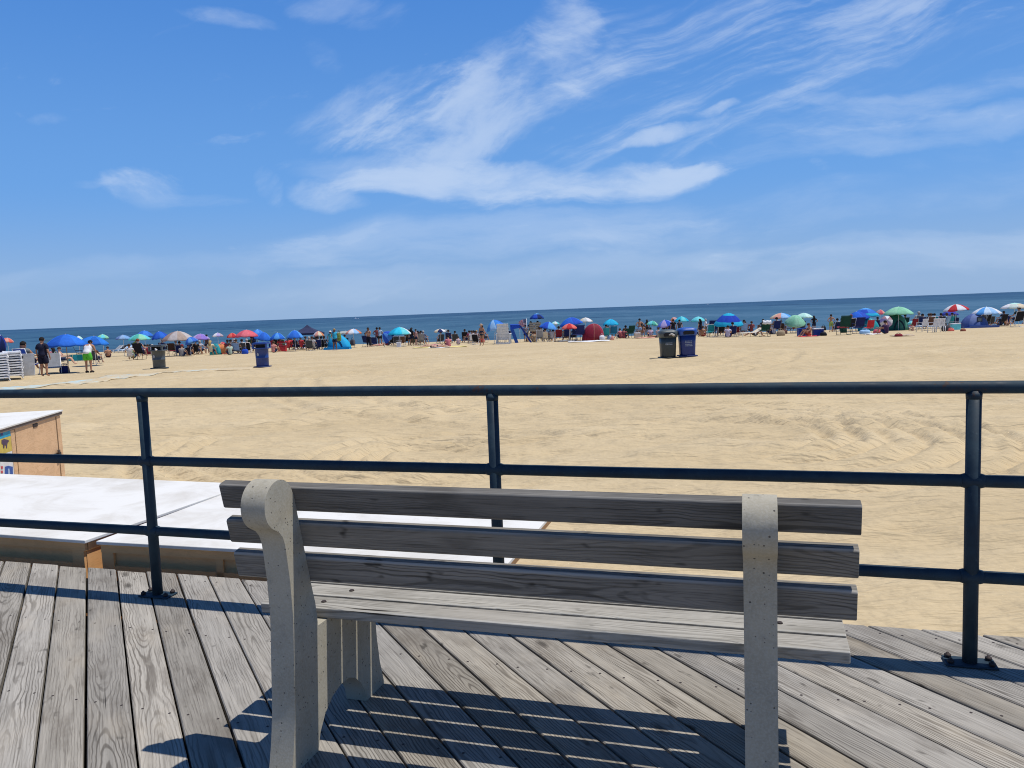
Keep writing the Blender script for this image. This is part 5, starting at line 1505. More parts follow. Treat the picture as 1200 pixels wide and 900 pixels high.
P(731.5, 396.5, 'sit', 'person in dark rose sitting left of the dark green camp chair', rz=-30, top=(.32, .08, .10), skin='tan', hair='brown')
CH(738.5, 396.5, 'dkgreen', 'dark green camp chair leaning left of the standing couple', kind='high', s=1.1, rz=20, frame='dkgreen', arm='dkgreen')
P(750, 396, 'hips', 'shirtless person in pale blue swim shorts standing with back turned', h=1.72, skin='tan', hair='black', bottom=(.30, .42, .62), plump=1.05)
P(758.5, 394.5, 'stand', 'person with long dark hair in dark shorts standing beside the shirtless person', h=1.62, woman=True, skin='brown', hair='black', style='long', suit=(.10, .03, .04), bottom=(.012, .014, .025), length=.4)
P(745.5, 0, 'stand', 'child in salmon standing left of the person in pale blue shorts', Y=70, h=1.15, skin='tan', suit=(.5, .22, .18), bottom=None)
P(754, 0, 'sit', 'person in lilac sitting between the standing couple', Y=70, top=(.5, .4, .52), hair='black')
P(763.5, 0, 'sit', 'person in light grey sitting right of the standing couple', Y=69, top=(.5, .42, .42), hair='brown', rz=-30)
cooler(place(747, 396.5), 'cream', 'white', 'cream cooler at the feet of the person in pale blue shorts', w=.5)
T_(place(756, 396.5), 'salmon', 'salmon towel at the feet of the standing couple', rz=80, L=1.6)
P(768, 395.5, 'lie', 'person lying on sand left of the green bin', rz=80, h=1.5, skin='tan', suit=(.3, .05, .05), bottom=None)
U(765, 376, 13, 4.6, 74, ['mint', 'aqua', (.08, .44, .36)], 'small sea green umbrella right of the standing couple', tilt=8, tdir=10)
U(778.5, 375, 21, 7.6, 70, [(.14, .24, .70), 'lav', 'royal', (.20, .30, .74)], 'periwinkle umbrella with a lilac panel behind the green bin', tilt=10, tdir=180)
U(788.5, 372, 11, 5, 76, ['salmon', 'orange', (.6, .4, .42)], 'salmon umbrella half hidden behind the cyan one above the blue bin', tilt=20, tdir=180)
U(798.5, 370.8, 16.5, 5.6, 72, ['cyan', (.04, .50, .66), 'aqua'], 'cyan umbrella above the blue bin')
U(818, 371, 16.5, 5.2, 72, ['aqua', (.22, .72, .78)], 'pale aqua umbrella right of the bins')
P(782, 0, 'stand', 'person in black beyond the green bin lid', Y=66, h=1.55, top=(.01, .01, .015), hair='black')
P(789.5, 0, 'stand', 'person with dark hair seen in the gap between the two bins', Y=66, h=1.5, top=(.05, .05, .06), hair='black')
P(814.5, 0, 'stand', 'person in black with bushy hair right of the blue bin', Y=66, h=1.5, top=(.01, .015, .03), hair='black', style='long', rz=40)
P(820, 393, 'sit', 'person in pale pink sitting right of the blue bin', rz=20, top=(.6, .38, .38), skin='pale', hair='grey')
P(823.5, 394.5, 'sit', 'person in dark red shorts sitting near the draped white robe', rz=-20, skin='tan', hair='brown', bottom=(.25, .04, .04))
P(827, 393.5, 'hold', 'person standing wrapped in a white robe right of the blue bin', rz=-90, h=1.5, top=(.72, .70, .72), bottom=(.32, .22, .14), length=1.15, skin='pale', hair='grey', sleeve=1.0)
CH(835, 394.5, 'navy', 'tall navy camp chair left below the big blue umbrella', kind='high', s=1.3, frame='navy', arm='navy')
CH(832.5, 395, 'turq', 'petrol camp chair in front of the tall navy chair', kind='high', s=1.0)
SIT(845, 395.5, 'black', 'black and white striped chair under the big blue umbrella, its left one', 'person in a striped top seated on the left under the big blue umbrella', kind='high', top=(.35, .33, .36), hair='black', Y=65.5)
SIT(849.5, 395.5, 'grey', 'grey striped chair under the middle of the big blue umbrella', 'person in brown seated under the middle of the big blue umbrella', kind='high', top=(.16, .10, .10), hair='brown', Y=66)
P(853, 395.5, 'sit', 'person in lavender sitting on sand under the big blue umbrella', top=(.5, .45, .58), bottom=(.02, .02, .1), hair='black', rz=-20)
SIT(858, 395, 'navy', 'low navy chair under the right side of the big blue umbrella', 'person in black seated under the right side of the big blue umbrella', top=(.012, .012, .03), hair='black')
SIT(863, 394, 'maroon', 'maroon chair under the right rim of the big blue umbrella', 'person in brick red under the right rim of the big blue umbrella', Y=67, top=(.35, .14, .12), hair='brown', skin='pale', rz=-20)
U(854, 367, 35, 13.5, 62, [(.012, .05, .44), 'royal', (.015, .06, .50)], 'big royal blue umbrella with cyan crown and cyan rim', cap='cyan', band='cyan', tilt=6, tdir=270, n=8)
SIT(871.5, 392.5, 'denim', 'denim blue chair right of the big blue umbrella', 'person with dark hair seated in the denim blue chair past the big umbrella', Y=66, kind='high', top=(.05, .10, .22), hair='black')
P(876.5, 0, 'chair', 'person in maroon seated beyond the denim blue chair', Y=70, top=(.2, .05, .06), hair='brown')
P(882.5, 389, 'stand', 'slim person in dark shorts standing alone left of the mint umbrella', rz=110, h=1.55, skin='brown', hair='black', bottom=(.012, .015, .05), top=(.14, .06, .06))
L_(place(882, 394.5), 'cream', 'cream lounger on sand below the slim standing person', rz=105, back=25)
P(885.5, 394, 'lean', 'person leaning back on sand right of the cream lounger', rz=80, skin='tan', bottom=(.06, .05, .05))
CH(896, 394.5, 'dkgreen', 'dark green camp chair with a white towel over its back', kind='high', s=1.15, frame='black', arm='black')
def chair_towel(px, py, Y, c, label):
    p = place(px, py, Y) + Vector((0, -.42, .92))
    bm = bmesh.new(); n = 10; A_ = []
    for j in range(7):
        a = j/6*math.pi; y = .09*math.cos(a); zz = .27*math.sin(a)**.6
        A_.append([bm.verts.new(((i/n-.5)*.62, -y*1.2 + .01*math.sin(i*2.1), zz + .02*math.sin(i*1.4))) for i in range(n+1)])
    for r1, r2 in zip(A_, A_[1:]):
        for i in range(n): bm.faces.new((r1[i], r1[i+1], r2[i+1], r2[i])).smooth = True
    o = finish('beach_towel', bm, fab(col(c))); s = o.modifiers.new('pile', 'SOLIDIFY'); s.thickness = .02
    o.location = p; tag(o, label, 'beach towel')
chair_towel(896.5, 394.5, None, 'white', 'white towel hung over the back of the dark green camp chair')
P(900.5, 0, 'sit', 'person in dark brown sitting right of the towelled green chair', Y=67, top=(.1, .06, .05), hair='black', skin='brown')
P(904, 0, 'sit', 'person in white sitting left of the mint umbrella chairs', Y=66, top=(.6, .55, .55), hair='brown')
SIT(909.5, 393, 'navy', 'navy camp chair left of the mint umbrella', 'person with black hair seated in the navy camp chair left of the mint umbrella', Y=66, kind='high', s=1.1, top=(.3, .2, .16), hair='black', skin='tan')
bag(place(915, 393.5), 'tan', 'tan bag on sand left of the mint umbrella', w=.6, d=.35, h=.4)
bag(place(919, 393, 66), (.2, .1, .08), 'brown bag on sand under the mint umbrella', w=.5)
SIT(924.5, 391, 'denim', 'petrol blue chair under the mint umbrella', 'person in a white cap seated in the petrol blue chair', Y=69, kind='high', top=(.05, .12, .20), hat=('cap', (.7, .7, .72)), hair='grey')
SIT(931, 391, 'maroon', 'dark maroon chair under the mint umbrella', 'person in a pale cap seated in the dark maroon chair', Y=69, kind='high', top=(.12, .04, .05), hat=('cap', (.6, .62, .6)), hair='brown')
U(915.5, 366.8, 25, 5.8, 70, ['lightblue', 'sky', 'salmon', 'pink', 'lightblue', 'sky', 'cream', 'salmon'], 'umbrella half sky blue half rose left of the mint umbrella', rot=250)
U(932.5, 369.6, 23.5, 9.6, 66, ['mint', (.36, .70, .50)], 'mint green umbrella tilted toward the boardwalk', tilt=24, tdir=262)
U(942, 366.8, 20, 5.2, 72, ['palemint', (.62, .86, .80)], 'pale mint umbrella just right of the tilted mint one')
cooler(place(941, 394), (.02, .055, .28), (.03, .08, .36), 'large blue cooler below the tilted mint umbrella', w=.72, h=.5)
P(948.5, 394, 'sit', 'person with reddish skin sitting between the two blue coolers', rz=100, skin='tan', hair='brown', bottom=(.45, .08, .06))
T_(place(947, 394.5), 'red', 'red towel between the two blue coolers', rz=90, L=1.2)
P(953, 0, 'hips', 'person in black standing behind the right blue cooler', Y=68, h=1.45, top=(.01, .01, .015), hair='black', style='long', woman=True)
cooler(place(958.5, 393.5), (.012, .04, .26), (.75, .75, .77), 'blue cooler with a white lid on open sand', w=.68, h=.46)
bag(place(965, 393.5), 'black', 'small black bag right of the white lidded cooler', w=.42, d=.3, h=.24)
bag(place(964.5, 0, 76), 'black', 'dark rucksack beyond the white lidded cooler', w=.45, h=.4, kind='pack')
P(974, 389.5, 'hips', 'shirtless person in lime patterned shorts standing at the water line side', h=1.5, skin='tan', hair='black', bottom=(.30, .40, .10), length=.9, plump=.95)
SIT(980.5, 390, 'navy', 'low navy chair right of the person in lime shorts', 'person in slate seated in the low navy chair by the lime shorts', Y=68, top=(.05, .07, .12), hair='black')
CH(988.5, 392.5, 'dkgreen', 'tall black green camp chair with a red headrest', kind='high', s=1.3, frame='dkgreen', arm='dkgreen', seat='maroon')
bag(place(988.5, 392.5, 62) + Vector((0, 0, 0)), 'dkgreen', 'dark green rucksack behind the tall camp chair with a red headrest', w=.5, h=.6, kind='pack')
SIT(996.5, 392, 'black', 'black camp chair in front under the layered blue umbrella', 'shirtless person seated in the black camp chair under the layered blue umbrella', Y=64, kind='high', s=1.1, skin='tan', hair='red')
CH(1006, 391, (.015, .02, .10), 'navy camp chair left of the turquoise shelter', kind='high', s=1.15, frame='navy', arm='navy')
U(1004, 365.2, 26, 8.5, 66, ['royal', 'blue', (.02, .14, .70)], 'royal blue umbrella in front of the cyan ringed one', tilt=10, tdir=200)
U(1014, 361, 31, 9.2, 68, [(.03, .15, .60), 'royal', (.04, .20, .66)], 'layered blue umbrella with cyan crown and cyan rim behind the royal one', cap='sky', band='cyan')
D_(1018, 389, 25, 15, 66, ['turq', (.02, .44, .54), (.015, .32, .42)], 'turquoise beach shelter below the layered blue umbrella', seams='turq', depth=.8)
CH(1018.5, 390.5, 'red', 'red folding chair before the turquoise shelter', kind='high', s=.95)
bag(place(1013.5, 391.5), 'lightblue', 'pale blue bag before the turquoise shelter', w=.7, d=.35, h=.3)
T_(place(1022, 392), 'white', 'white towel right of the red folding chair', rz=80, L=1.0)
bag(place(1027.5, 391.5), 'pink', 'pink bag left of the green dome tent', w=.45, h=.32)
U(1031.5, 362.8, 11, 5, 76, ['salmon', (.5, .36, .4), 'pink'], 'small dusty pink umbrella between the blue and mint ones')
U(1053, 359.4, 32, 8.6, 64, ['mint', (.34, .68, .46), (.26, .60, .40)], 'large mint umbrella over the dark green dome tent', rot=12)
D_(1048.5, 390.5, 31, 19.5, 65, [(.02, .11, .10), (.03, .17, .14), (.08, .27, .20), (.015, .10, .09)], 'dark green dome tent under the large mint umbrella', seams='green', depth=.8, door=(.012, .03, .05))
SIT(1049, 0, 'green', 'green chair half hidden at the dark green dome tent', 'person with dark hair seated high behind the dark green dome tent', Y=69, kind='high', s=1.25, skin='tan', top=(.2, .3, .2), hair='black')
U(1039.5, 378, 14, 9, 62, ['white', (.42, .25, .28), 'lav'], 'white and wine striped parasol laid on its side before the dark green tent', tilt=75, tdir=250)
P(1038, 391.5, 'sit', 'person in deep purple sitting before the dark green tent', rz=20, top=(.06, .03, .08), hair='black')
bag(place(1053, 394.5), 'maroon', 'small maroon bag alone on sand before the dark green tent', w=.42, d=.25, h=.16)
T_(place(1057, 394), 'beige', 'sand coloured towel beside the small maroon bag', rz=85, L=1.1)
U(1069, 376.4, 9.5, 3.6, 66, ['aqua', 'palemint'], 'small aqua parasol right of the dark green dome tent', tilt=10, tdir=0)
SIT(1075.5, 386.5, 'grey', 'pale grey camp chair right of the small aqua parasol', 'person in a beige top seated in the pale grey camp chair', Y=67, kind='high', s=1.15, top=(.5, .42, .34), hair='grey', skin='pale')
CH(1070.5, 387, 'maroon', 'dark chair just left of the pale grey camp chair', kind='high', s=.9)
P(1069.5, 388, 'sit', 'small child in peach sitting by the small aqua parasol', h=1.0, skin='pale', suit=(.6, .35, .28), bottom=None)
def plastic_chair(px, py, label, rz=0):
    p = place(px, py); t = thing('plastic_chair', label, 'plastic chair', p, R(rz), 'white plastic chairs'); wm = solid('white_plastic', (.74, .74, .75), .45)
    bm = bmesh.new(); bx(bm, -.25, .25, -.22, .25, .42, .45); finish('seat', bm, wm, t, bevel=.01)
    bm = bmesh.new(); Mx = Matrix.Translation((0, -.22, .45)) @ Matrix.Rotation(R(12), 4, 'X')
    for i in range(5): bx(bm, -.24 + i*.1, -.24 + i*.1 + .075, -.015, .015, 0, .40, M=Mx)
    bx(bm, -.26, .26, -.02, .02, .40, .47, M=Mx); finish('backrest', bm, wm, t)
    for sx in (-1, 1):
        bm = bmesh.new(); bx(bm, sx*.27-.03, sx*.27+.03, -.25, .22, .64, .67); finish('armrest', bm, wm, t)
        for y in (-.22, .22):
            bm = bmesh.new(); tube(bm, [(sx*.28, y*1.1, 0), (sx*.25, y, .42 if y < 0 else .64)], [.022, .028], 6); finish('leg', bm, wm, t)
plastic_chair(1080.5, 389, 'white plastic chair alone right of the pale grey camp chair', 20)
plastic_chair(1094.5, 389.8, 'white plastic chair, first of the pair below the blue purple umbrella', 10)
plastic_chair(1101.5, 389.2, 'white plastic chair, second of the pair below the blue purple umbrella', -15)
SIT(1089, 390, 'brown', 'dark brown camp chair left of the white plastic chairs', 'person in black seated in the dark brown camp chair', Y=60, kind='high', top=(.03, .025, .03), hair='brown')
for i, (x, c, lb, hr) in enumerate(((1085, (.02, .025, .05), 'person in midnight blue beyond the brown camp chair', 'black'), (1092, (.15, .22, .24), 'person in grey teal beyond the white plastic chairs', 'brown'), (1099, (.02, .16, .17), 'person in dark teal beyond the white plastic chairs', 'black'), (1106, (.25, .04, .08), 'person in wine red beneath the blue purple umbrella', 'black'), (1112.5, (.3, .5, .75), 'person in light blue beneath the blue purple umbrella', 'brown'), (1120, (.03, .2, .25), 'person in petrol left of the blue window tent', 'black'))):
    SIT(x, 0, ['navy', 'grey', 'teal', 'dgrey', 'lightblue', 'turq'][i], ['midnight', 'grey', 'teal', 'charcoal', 'light blue', 'petrol'][i] + ' camp chair of the ' + lb, lb, Y=66 + i*.4, kind='high', top=c, hair=hr, rz=random.uniform(-30, 30), skin=random.choice(['tan', 'pale']))
bag(place(1108.5, 388), 'dgrey', 'round dark bag left of the blue window tent', w=.55, d=.4, h=.42)
cooler(place(1119.5, 386.5), 'aqua', 'white', 'aqua cooler beside the blue window tent', w=.6)
bag(place(1114.5, 388), 'coral', 'small coral bag beside the aqua cooler', w=.4, d=.25, h=.18)
bag(place(1128.5, 388.2), (.3, .1, .06), 'small rusty red bag before the blue window tent', w=.32, d=.25, h=.16)
U(1120, 356.6, 27, 7, 66, ['red', 'white', 'red', 'white'], 'red and white panelled umbrella above the blue window tent', rot=22, tilt=4, tdir=180)
U(1113, 363.8, 19, 5.2, 70, [(.06, .08, .44), (.04, .06, .36)], 'blue purple umbrella under the red and white one')
D_(1141.5, 386.5, 32, 16.5, 64, [(.11, .17, .40), (.09, .14, .36), (.16, .22, .44)], 'periwinkle blue dome tent with a dark square window', seams='slate', window=True, depth=.8, apron=(.07, .12, .34))
U(1156, 359.6, 31.5, 8, 64, ['lightblue', 'white', 'sky', (.6, .75, .9)], 'pale blue and white striped umbrella right of the window tent', n=12)
SIT(1157.5, 0, 'dgrey', 'grey chair right of the window tent', 'person in tan with bare arms right of the window tent', Y=68, kind='high', top=(.45, .30, .22), hair='brown', skin='tan')
SIT(1162, 0, 'black', 'black chair right of the window tent', 'person in black with a white cap right of the window tent', Y=68, kind='high', top=(.015, .02, .02), hat=('cap', (.72, .72, .72)), hair='black')
P(1172, 381, 'lean', 'person in navy reclining left of the big black chair', rz=60, Y=70, top=(.02, .025, .06), hair='black')
P(1179, 381, 'lean', 'person with pale legs reclining left of the big black chair', rz=-60, Y=70, skin='pale', bottom=(.03, .03, .05))
CH(1186, 0, 'navy', 'low navy chair left of the big black chair', Y=71)
SIT(1192, 386.5, 'black', 'big black camp chair at the right photo edge', 'person in dark green with a cap in the big black chair', Y=61, kind='high', s=1.2, top=(.02, .04, .035), hair='brown', hat=('cap', (.5, .45, .36)), frame='white')
U(1189, 355, 29, 5.8, 66, ['white', (.62, .70, .64), 'cream'], 'wide flat white umbrella with a domed vent at the right edge', cap='palemint')
SIT(1207, 386, 'white', 'white folding chair at the right edge past the big black chair', 'person in blue past the big black chair', Y=61, kind='high', top=(.1, .2, .4), hair='brown')

# more of the crowd, packed between the groups above
for x, yb, Y, c, lb, tp, hr, sk in (
    (160, 0, 70, 'navy', 'beyond the broad black camp chair', (.05, .06, .12), 'black', 'tan'), (176, 0, 68, 'dgrey', 'beyond the empty white framed lounger', (.3, .3, .32), 'brown', 'pale'),
    (195, 0, 67, 'navy', 'just right of the grey drum bin hood', (.03, .03, .05), 'black', 'tan'), (246, 0, 69, 'dgrey', 'left behind the round teal tent', (.4, .38, .36), 'grey', 'pale'),
    (269, 0, 70, 'dkgreen', 'right of the pink red tent', (.10, .12, .20), 'brown', 'tan'), (299, 0, 68, 'black', 'just left of the blue drum bin hood', (.20, .18, .2), 'black', 'brown'),
    (318, 0, 69, 'navy', 'under the blue umbrella over the blue drum bin', (.02, .03, .05), 'black', 'tan'), (334, 0, 69, 'black', 'between the two blue umbrellas by the gazebo', (.5, .48, .46), 'brown', 'tan'),
    (346, 0, 70, 'dgrey', 'at the left front leg of the navy gazebo', (.015, .015, .02), 'black', 'brown'), (381, 0, 73, 'black', 'left beyond the walker in turquoise', (.03, .03, .05), 'black', 'tan'),
    (408, 0, 72, 'navy', 'behind the azure shelter', (.3, .1, .1), 'brown', 'tan'), (457, 0, 73, 'black', 'left behind the cyan umbrella group', (.02, .02, .04), 'black', 'brown'),
    (471, 0, 73, 'navy', 'behind the cyan umbrella pole', (.1, .12, .16), 'black', 'tan'), (498, 0, 76, 'dgrey', 'alone beyond the pale yellow towel', (.4, .3, .3), 'brown', 'pale'),
    (528, 0, 76, 'black', 'left of the person in dark maroon', (.05, .02, .03), 'black', 'tan'), (551, 0, 73, 'dgrey', 'right of the red beach bag', (.45, .15, .15), 'brown', 'tan'),
    (610, 0, 73, 'navy', 'behind the royal blue cloth shade', (.02, .05, .18), 'black', 'tan'), (621, 0, 72, 'black', 'below the left leg of the guard tower', (.2, .2, .2), 'black', 'tan'),
    (650, 0, 70, 'dgrey', 'left of the maroon chair by the coral umbrella', (.02, .02, .03), 'black', 'brown'), (660, 0, 71, 'black', 'behind the coral umbrella', (.03, .03, .06), 'black', 'tan'),
    (703, 0, 71, 'navy', 'half hidden behind the crimson dome tent', (.05, .1, .15), 'black', 'tan'), (723, 0, 72, 'dkgreen', 'right behind the petrol blue camp chair', (.06, .06, .08), 'black', 'brown'),
    (742, 0, 72, 'black', 'between the dark green chair and the child in salmon', (.15, .03, .05), 'black', 'brown'), (771, 0, 71, 'black', 'just left of the green bin hood', (.3, .06, .07), 'black', 'tan'),
    (779, 0, 69, 'navy', 'under the periwinkle umbrella', (.25, .06, .08), 'brown', 'tan'), (829, 0, 69, 'navy', 'behind the white robed person', (.02, .03, .1), 'black', 'tan'),
    (840, 0, 68, 'black', 'behind the petrol camp chair near the big blue umbrella', (.02, .02, .05), 'black', 'brown'), (861, 0, 70, 'dgrey', 'behind the big blue umbrella', (.2, .1, .1), 'brown', 'tan'),
    (868, 0, 71, 'maroon', 'left behind the denim blue chair past the big umbrella', (.12, .04, .05), 'black', 'tan'), (890, 0, 71, 'black', 'left of the towelled dark green chair', (.05, .06, .09), 'black', 'tan'),
    (913, 0, 70, 'brown', 'right of the navy camp chair by the mint umbrella', (.2, .08, .07), 'brown', 'tan'), (938, 0, 70, 'black', 'behind the large blue cooler', (.02, .03, .05), 'black', 'brown'),
    (985, 0, 70, 'dgrey', 'left behind the tall camp chair with a red headrest', (.05, .05, .07), 'black', 'tan'), (1001, 0, 68, 'black', 'between the black and navy chairs under the layered umbrella', (.10, .05, .05), 'brown', 'tan'),
    (1029, 0, 69, 'navy', 'between the turquoise shelter and the green dome tent', (.02, .05, .06), 'black', 'tan'), (1063, 0, 69, 'dkgreen', 'at the right side of the dark green dome tent', (.02, .06, .06), 'black', 'tan'),
    (1083, 0, 68, 'black', 'right of the lone white plastic chair', (.03, .03, .04), 'black', 'tan'), (1096, 0, 67, 'dgrey', 'between the pair of white plastic chairs', (.03, .03, .06), 'black', 'tan'),
    (1124, 0, 68, 'navy', 'left behind the blue window tent', (.05, .06, .1), 'black', 'tan'), (1167, 0, 69, 'dgrey', 'under the pale blue striped umbrella rim', (.1, .1, .12), 'brown', 'tan'),
    (1182, 0, 69, 'black', 'left of the low navy chair near the right edge', (.02, .02, .05), 'black', 'tan')):
    SIT(x, yb, c, {'dgrey': 'dark grey', 'dkgreen': 'dark green'}.get(c, c) + ' folding chair ' + lb, 'seated person with %s hair %s' % (hr, lb), Y=Y, kind=random.choice(['low', 'high']), top=tp, hair=hr, skin=sk, rz=random.uniform(-35, 35), frame='dgrey')

# ---- bins
trash_bin(place(187, 432), R(69), (.062, .078, .086), (.085, .105, .115), 'dark grey drum bin with a square hood and white liner showing', 'drum', 1.02, True)
trash_bin(place(308, 430.5), R(62), (.010, .042, .20), (.016, .06, .28), 'navy blue drum bin with a square hood alone on sand', 'drum', .98, False)
trash_bin(place(782.8, 420.3), R(4), (.030, .043, .045), (.075, .095, .10), 'dark green grey square bin with a domed hood, paired with the blue one', 'square', .97, True)
trash_bin(place(805.4, 419.5), R(-4), (.009, .030, .165), (.02, .085, .36), 'navy blue square bin with a brighter domed hood, paired with the grey one', 'square', .98, False)

# ---- half buried pale blue access mat
def build_mat():
    m, nt, b, out = new_mat('access_mat_fabric'); g = NG(nt); pos = g.n('ShaderNodeNewGeometry').outputs['Position']
    n1 = g.noise(pos, .8, 5, .7); n2 = g.noise(pos, 7, 4, .7)
    x, y, z = g.sep(pos)
    drift = g.ramp(g.m('ADD', n1, g.m('ADD', g.m('MULTIPLY', n2, .35), g.m('MULTIPLY', g.m('ADD', x, 17.0), .045))), .54, .86)
    g.l(g.mix(drift, (.40, .56, .60), (.53, .42, .26)), b.inputs['Base Color']); b.inputs['Roughness'].default_value = .9
    NS = 10
    lo = [(-40, 463), (30, 456.5), (75, 452.5), (120, 447.5), (165, 442), (215, 437), (248, 434.5), (300, 432)]
    up = [(-40, 459), (30, 453.5), (75, 448.5), (120, 443.6), (165, 438.6), (215, 434.6), (248, 432.4), (300, 430.6)]
    A_ = [(on_sand(*p), on_sand(*q)) for p, q in zip(lo, up)]
    bm = bmesh.new(); rows = []
    for i in range(len(A_) - 1):
        for k in range(14):
            t = k / 14; p = A_[i][0].lerp(A_[i+1][0], t); q = A_[i][1].lerp(A_[i+1][1], t)
            rows.append([p.lerp(q, j / NS) for j in range(NS + 1)])
    V = []
    for r_ in rows:
        h = sand_h(np.array([p.x for p in r_]), np.array([p.y for p in r_])) + .03
        V.append([bm.verts.new((p.x, p.y, float(z_))) for p, z_ in zip(r_, h)])
    for r1, r2 in zip(V, V[1:]):
        for j in range(NS): bm.faces.new((r1[j], r1[j+1], r2[j+1], r2[j])).smooth = True
    o = finish('access_mat', bm, m); s = o.modifiers.new('thick', 'SOLIDIFY'); s.thickness = .02
    struct(o)
build_mat()

# ---- boats on the horizon
def boat(px, py, Y, L, label):
    p = on_depth(px, py, Y); p.z = -3.2
    t = thing('boat', label, 'boat', p, R(8), 'boats far out')
    bm = bmesh.new()
    sec = [(-.5, .32, .0, .55), (-.2, .42, -.1, .6), (.2, .36, -.1, .7), (.5, .02, .1, .9)]
    V = [[bm.verts.new((x*L, s*w*L*.3*q, zz*L*.16)) for s, q, zz in ((-1, 1, h), (-1, .7, l), (1, .7, l), (1, 1, h))] for x, w, l, h in sec]
    for a, b in zip(V, V[1:]):
        for i in range(4): bm.faces.new((a[i], a[(i+1) % 4], b[(i+1) % 4], b[i]))
    bm.faces.new(V[0][::-1]); bm.faces.new(V[-1]); finish('hull', bm, fab((.75, .76, .78), .4), t)
    bm = bmesh.new(); bx(bm, -.22*L, .12*L, -.07*L, .07*L, .09*L, .22*L); bx(bm, -.12*L, .04*L, -.05*L, .05*L, .2201*L, .30*L); finish('cabin', bm, fab((.7, .72, .76), .4), t)
    bm = bmesh.new(); tube(bm, [(-.05*L, 0, .30*L), (-.05*L, 0, .48*L)], .012*L, 6); finish('mast', bm, M_GMETAL, t)
boat(417, 371.8, 1500, 11, 'white motor boat near the horizon left of centre')
boat(829, 357, 2600, 9, 'tiny white boat on the horizon right of centre')

# ------------------------------------------------------------------ sky, sun, camera
SUN = Vector((*(DU * .36 + DV * .092), 1.0)).normalized()
SUN_EL = math.asin(SUN.z); SUN_AZ = math.atan2(SUN.x, SUN.y)

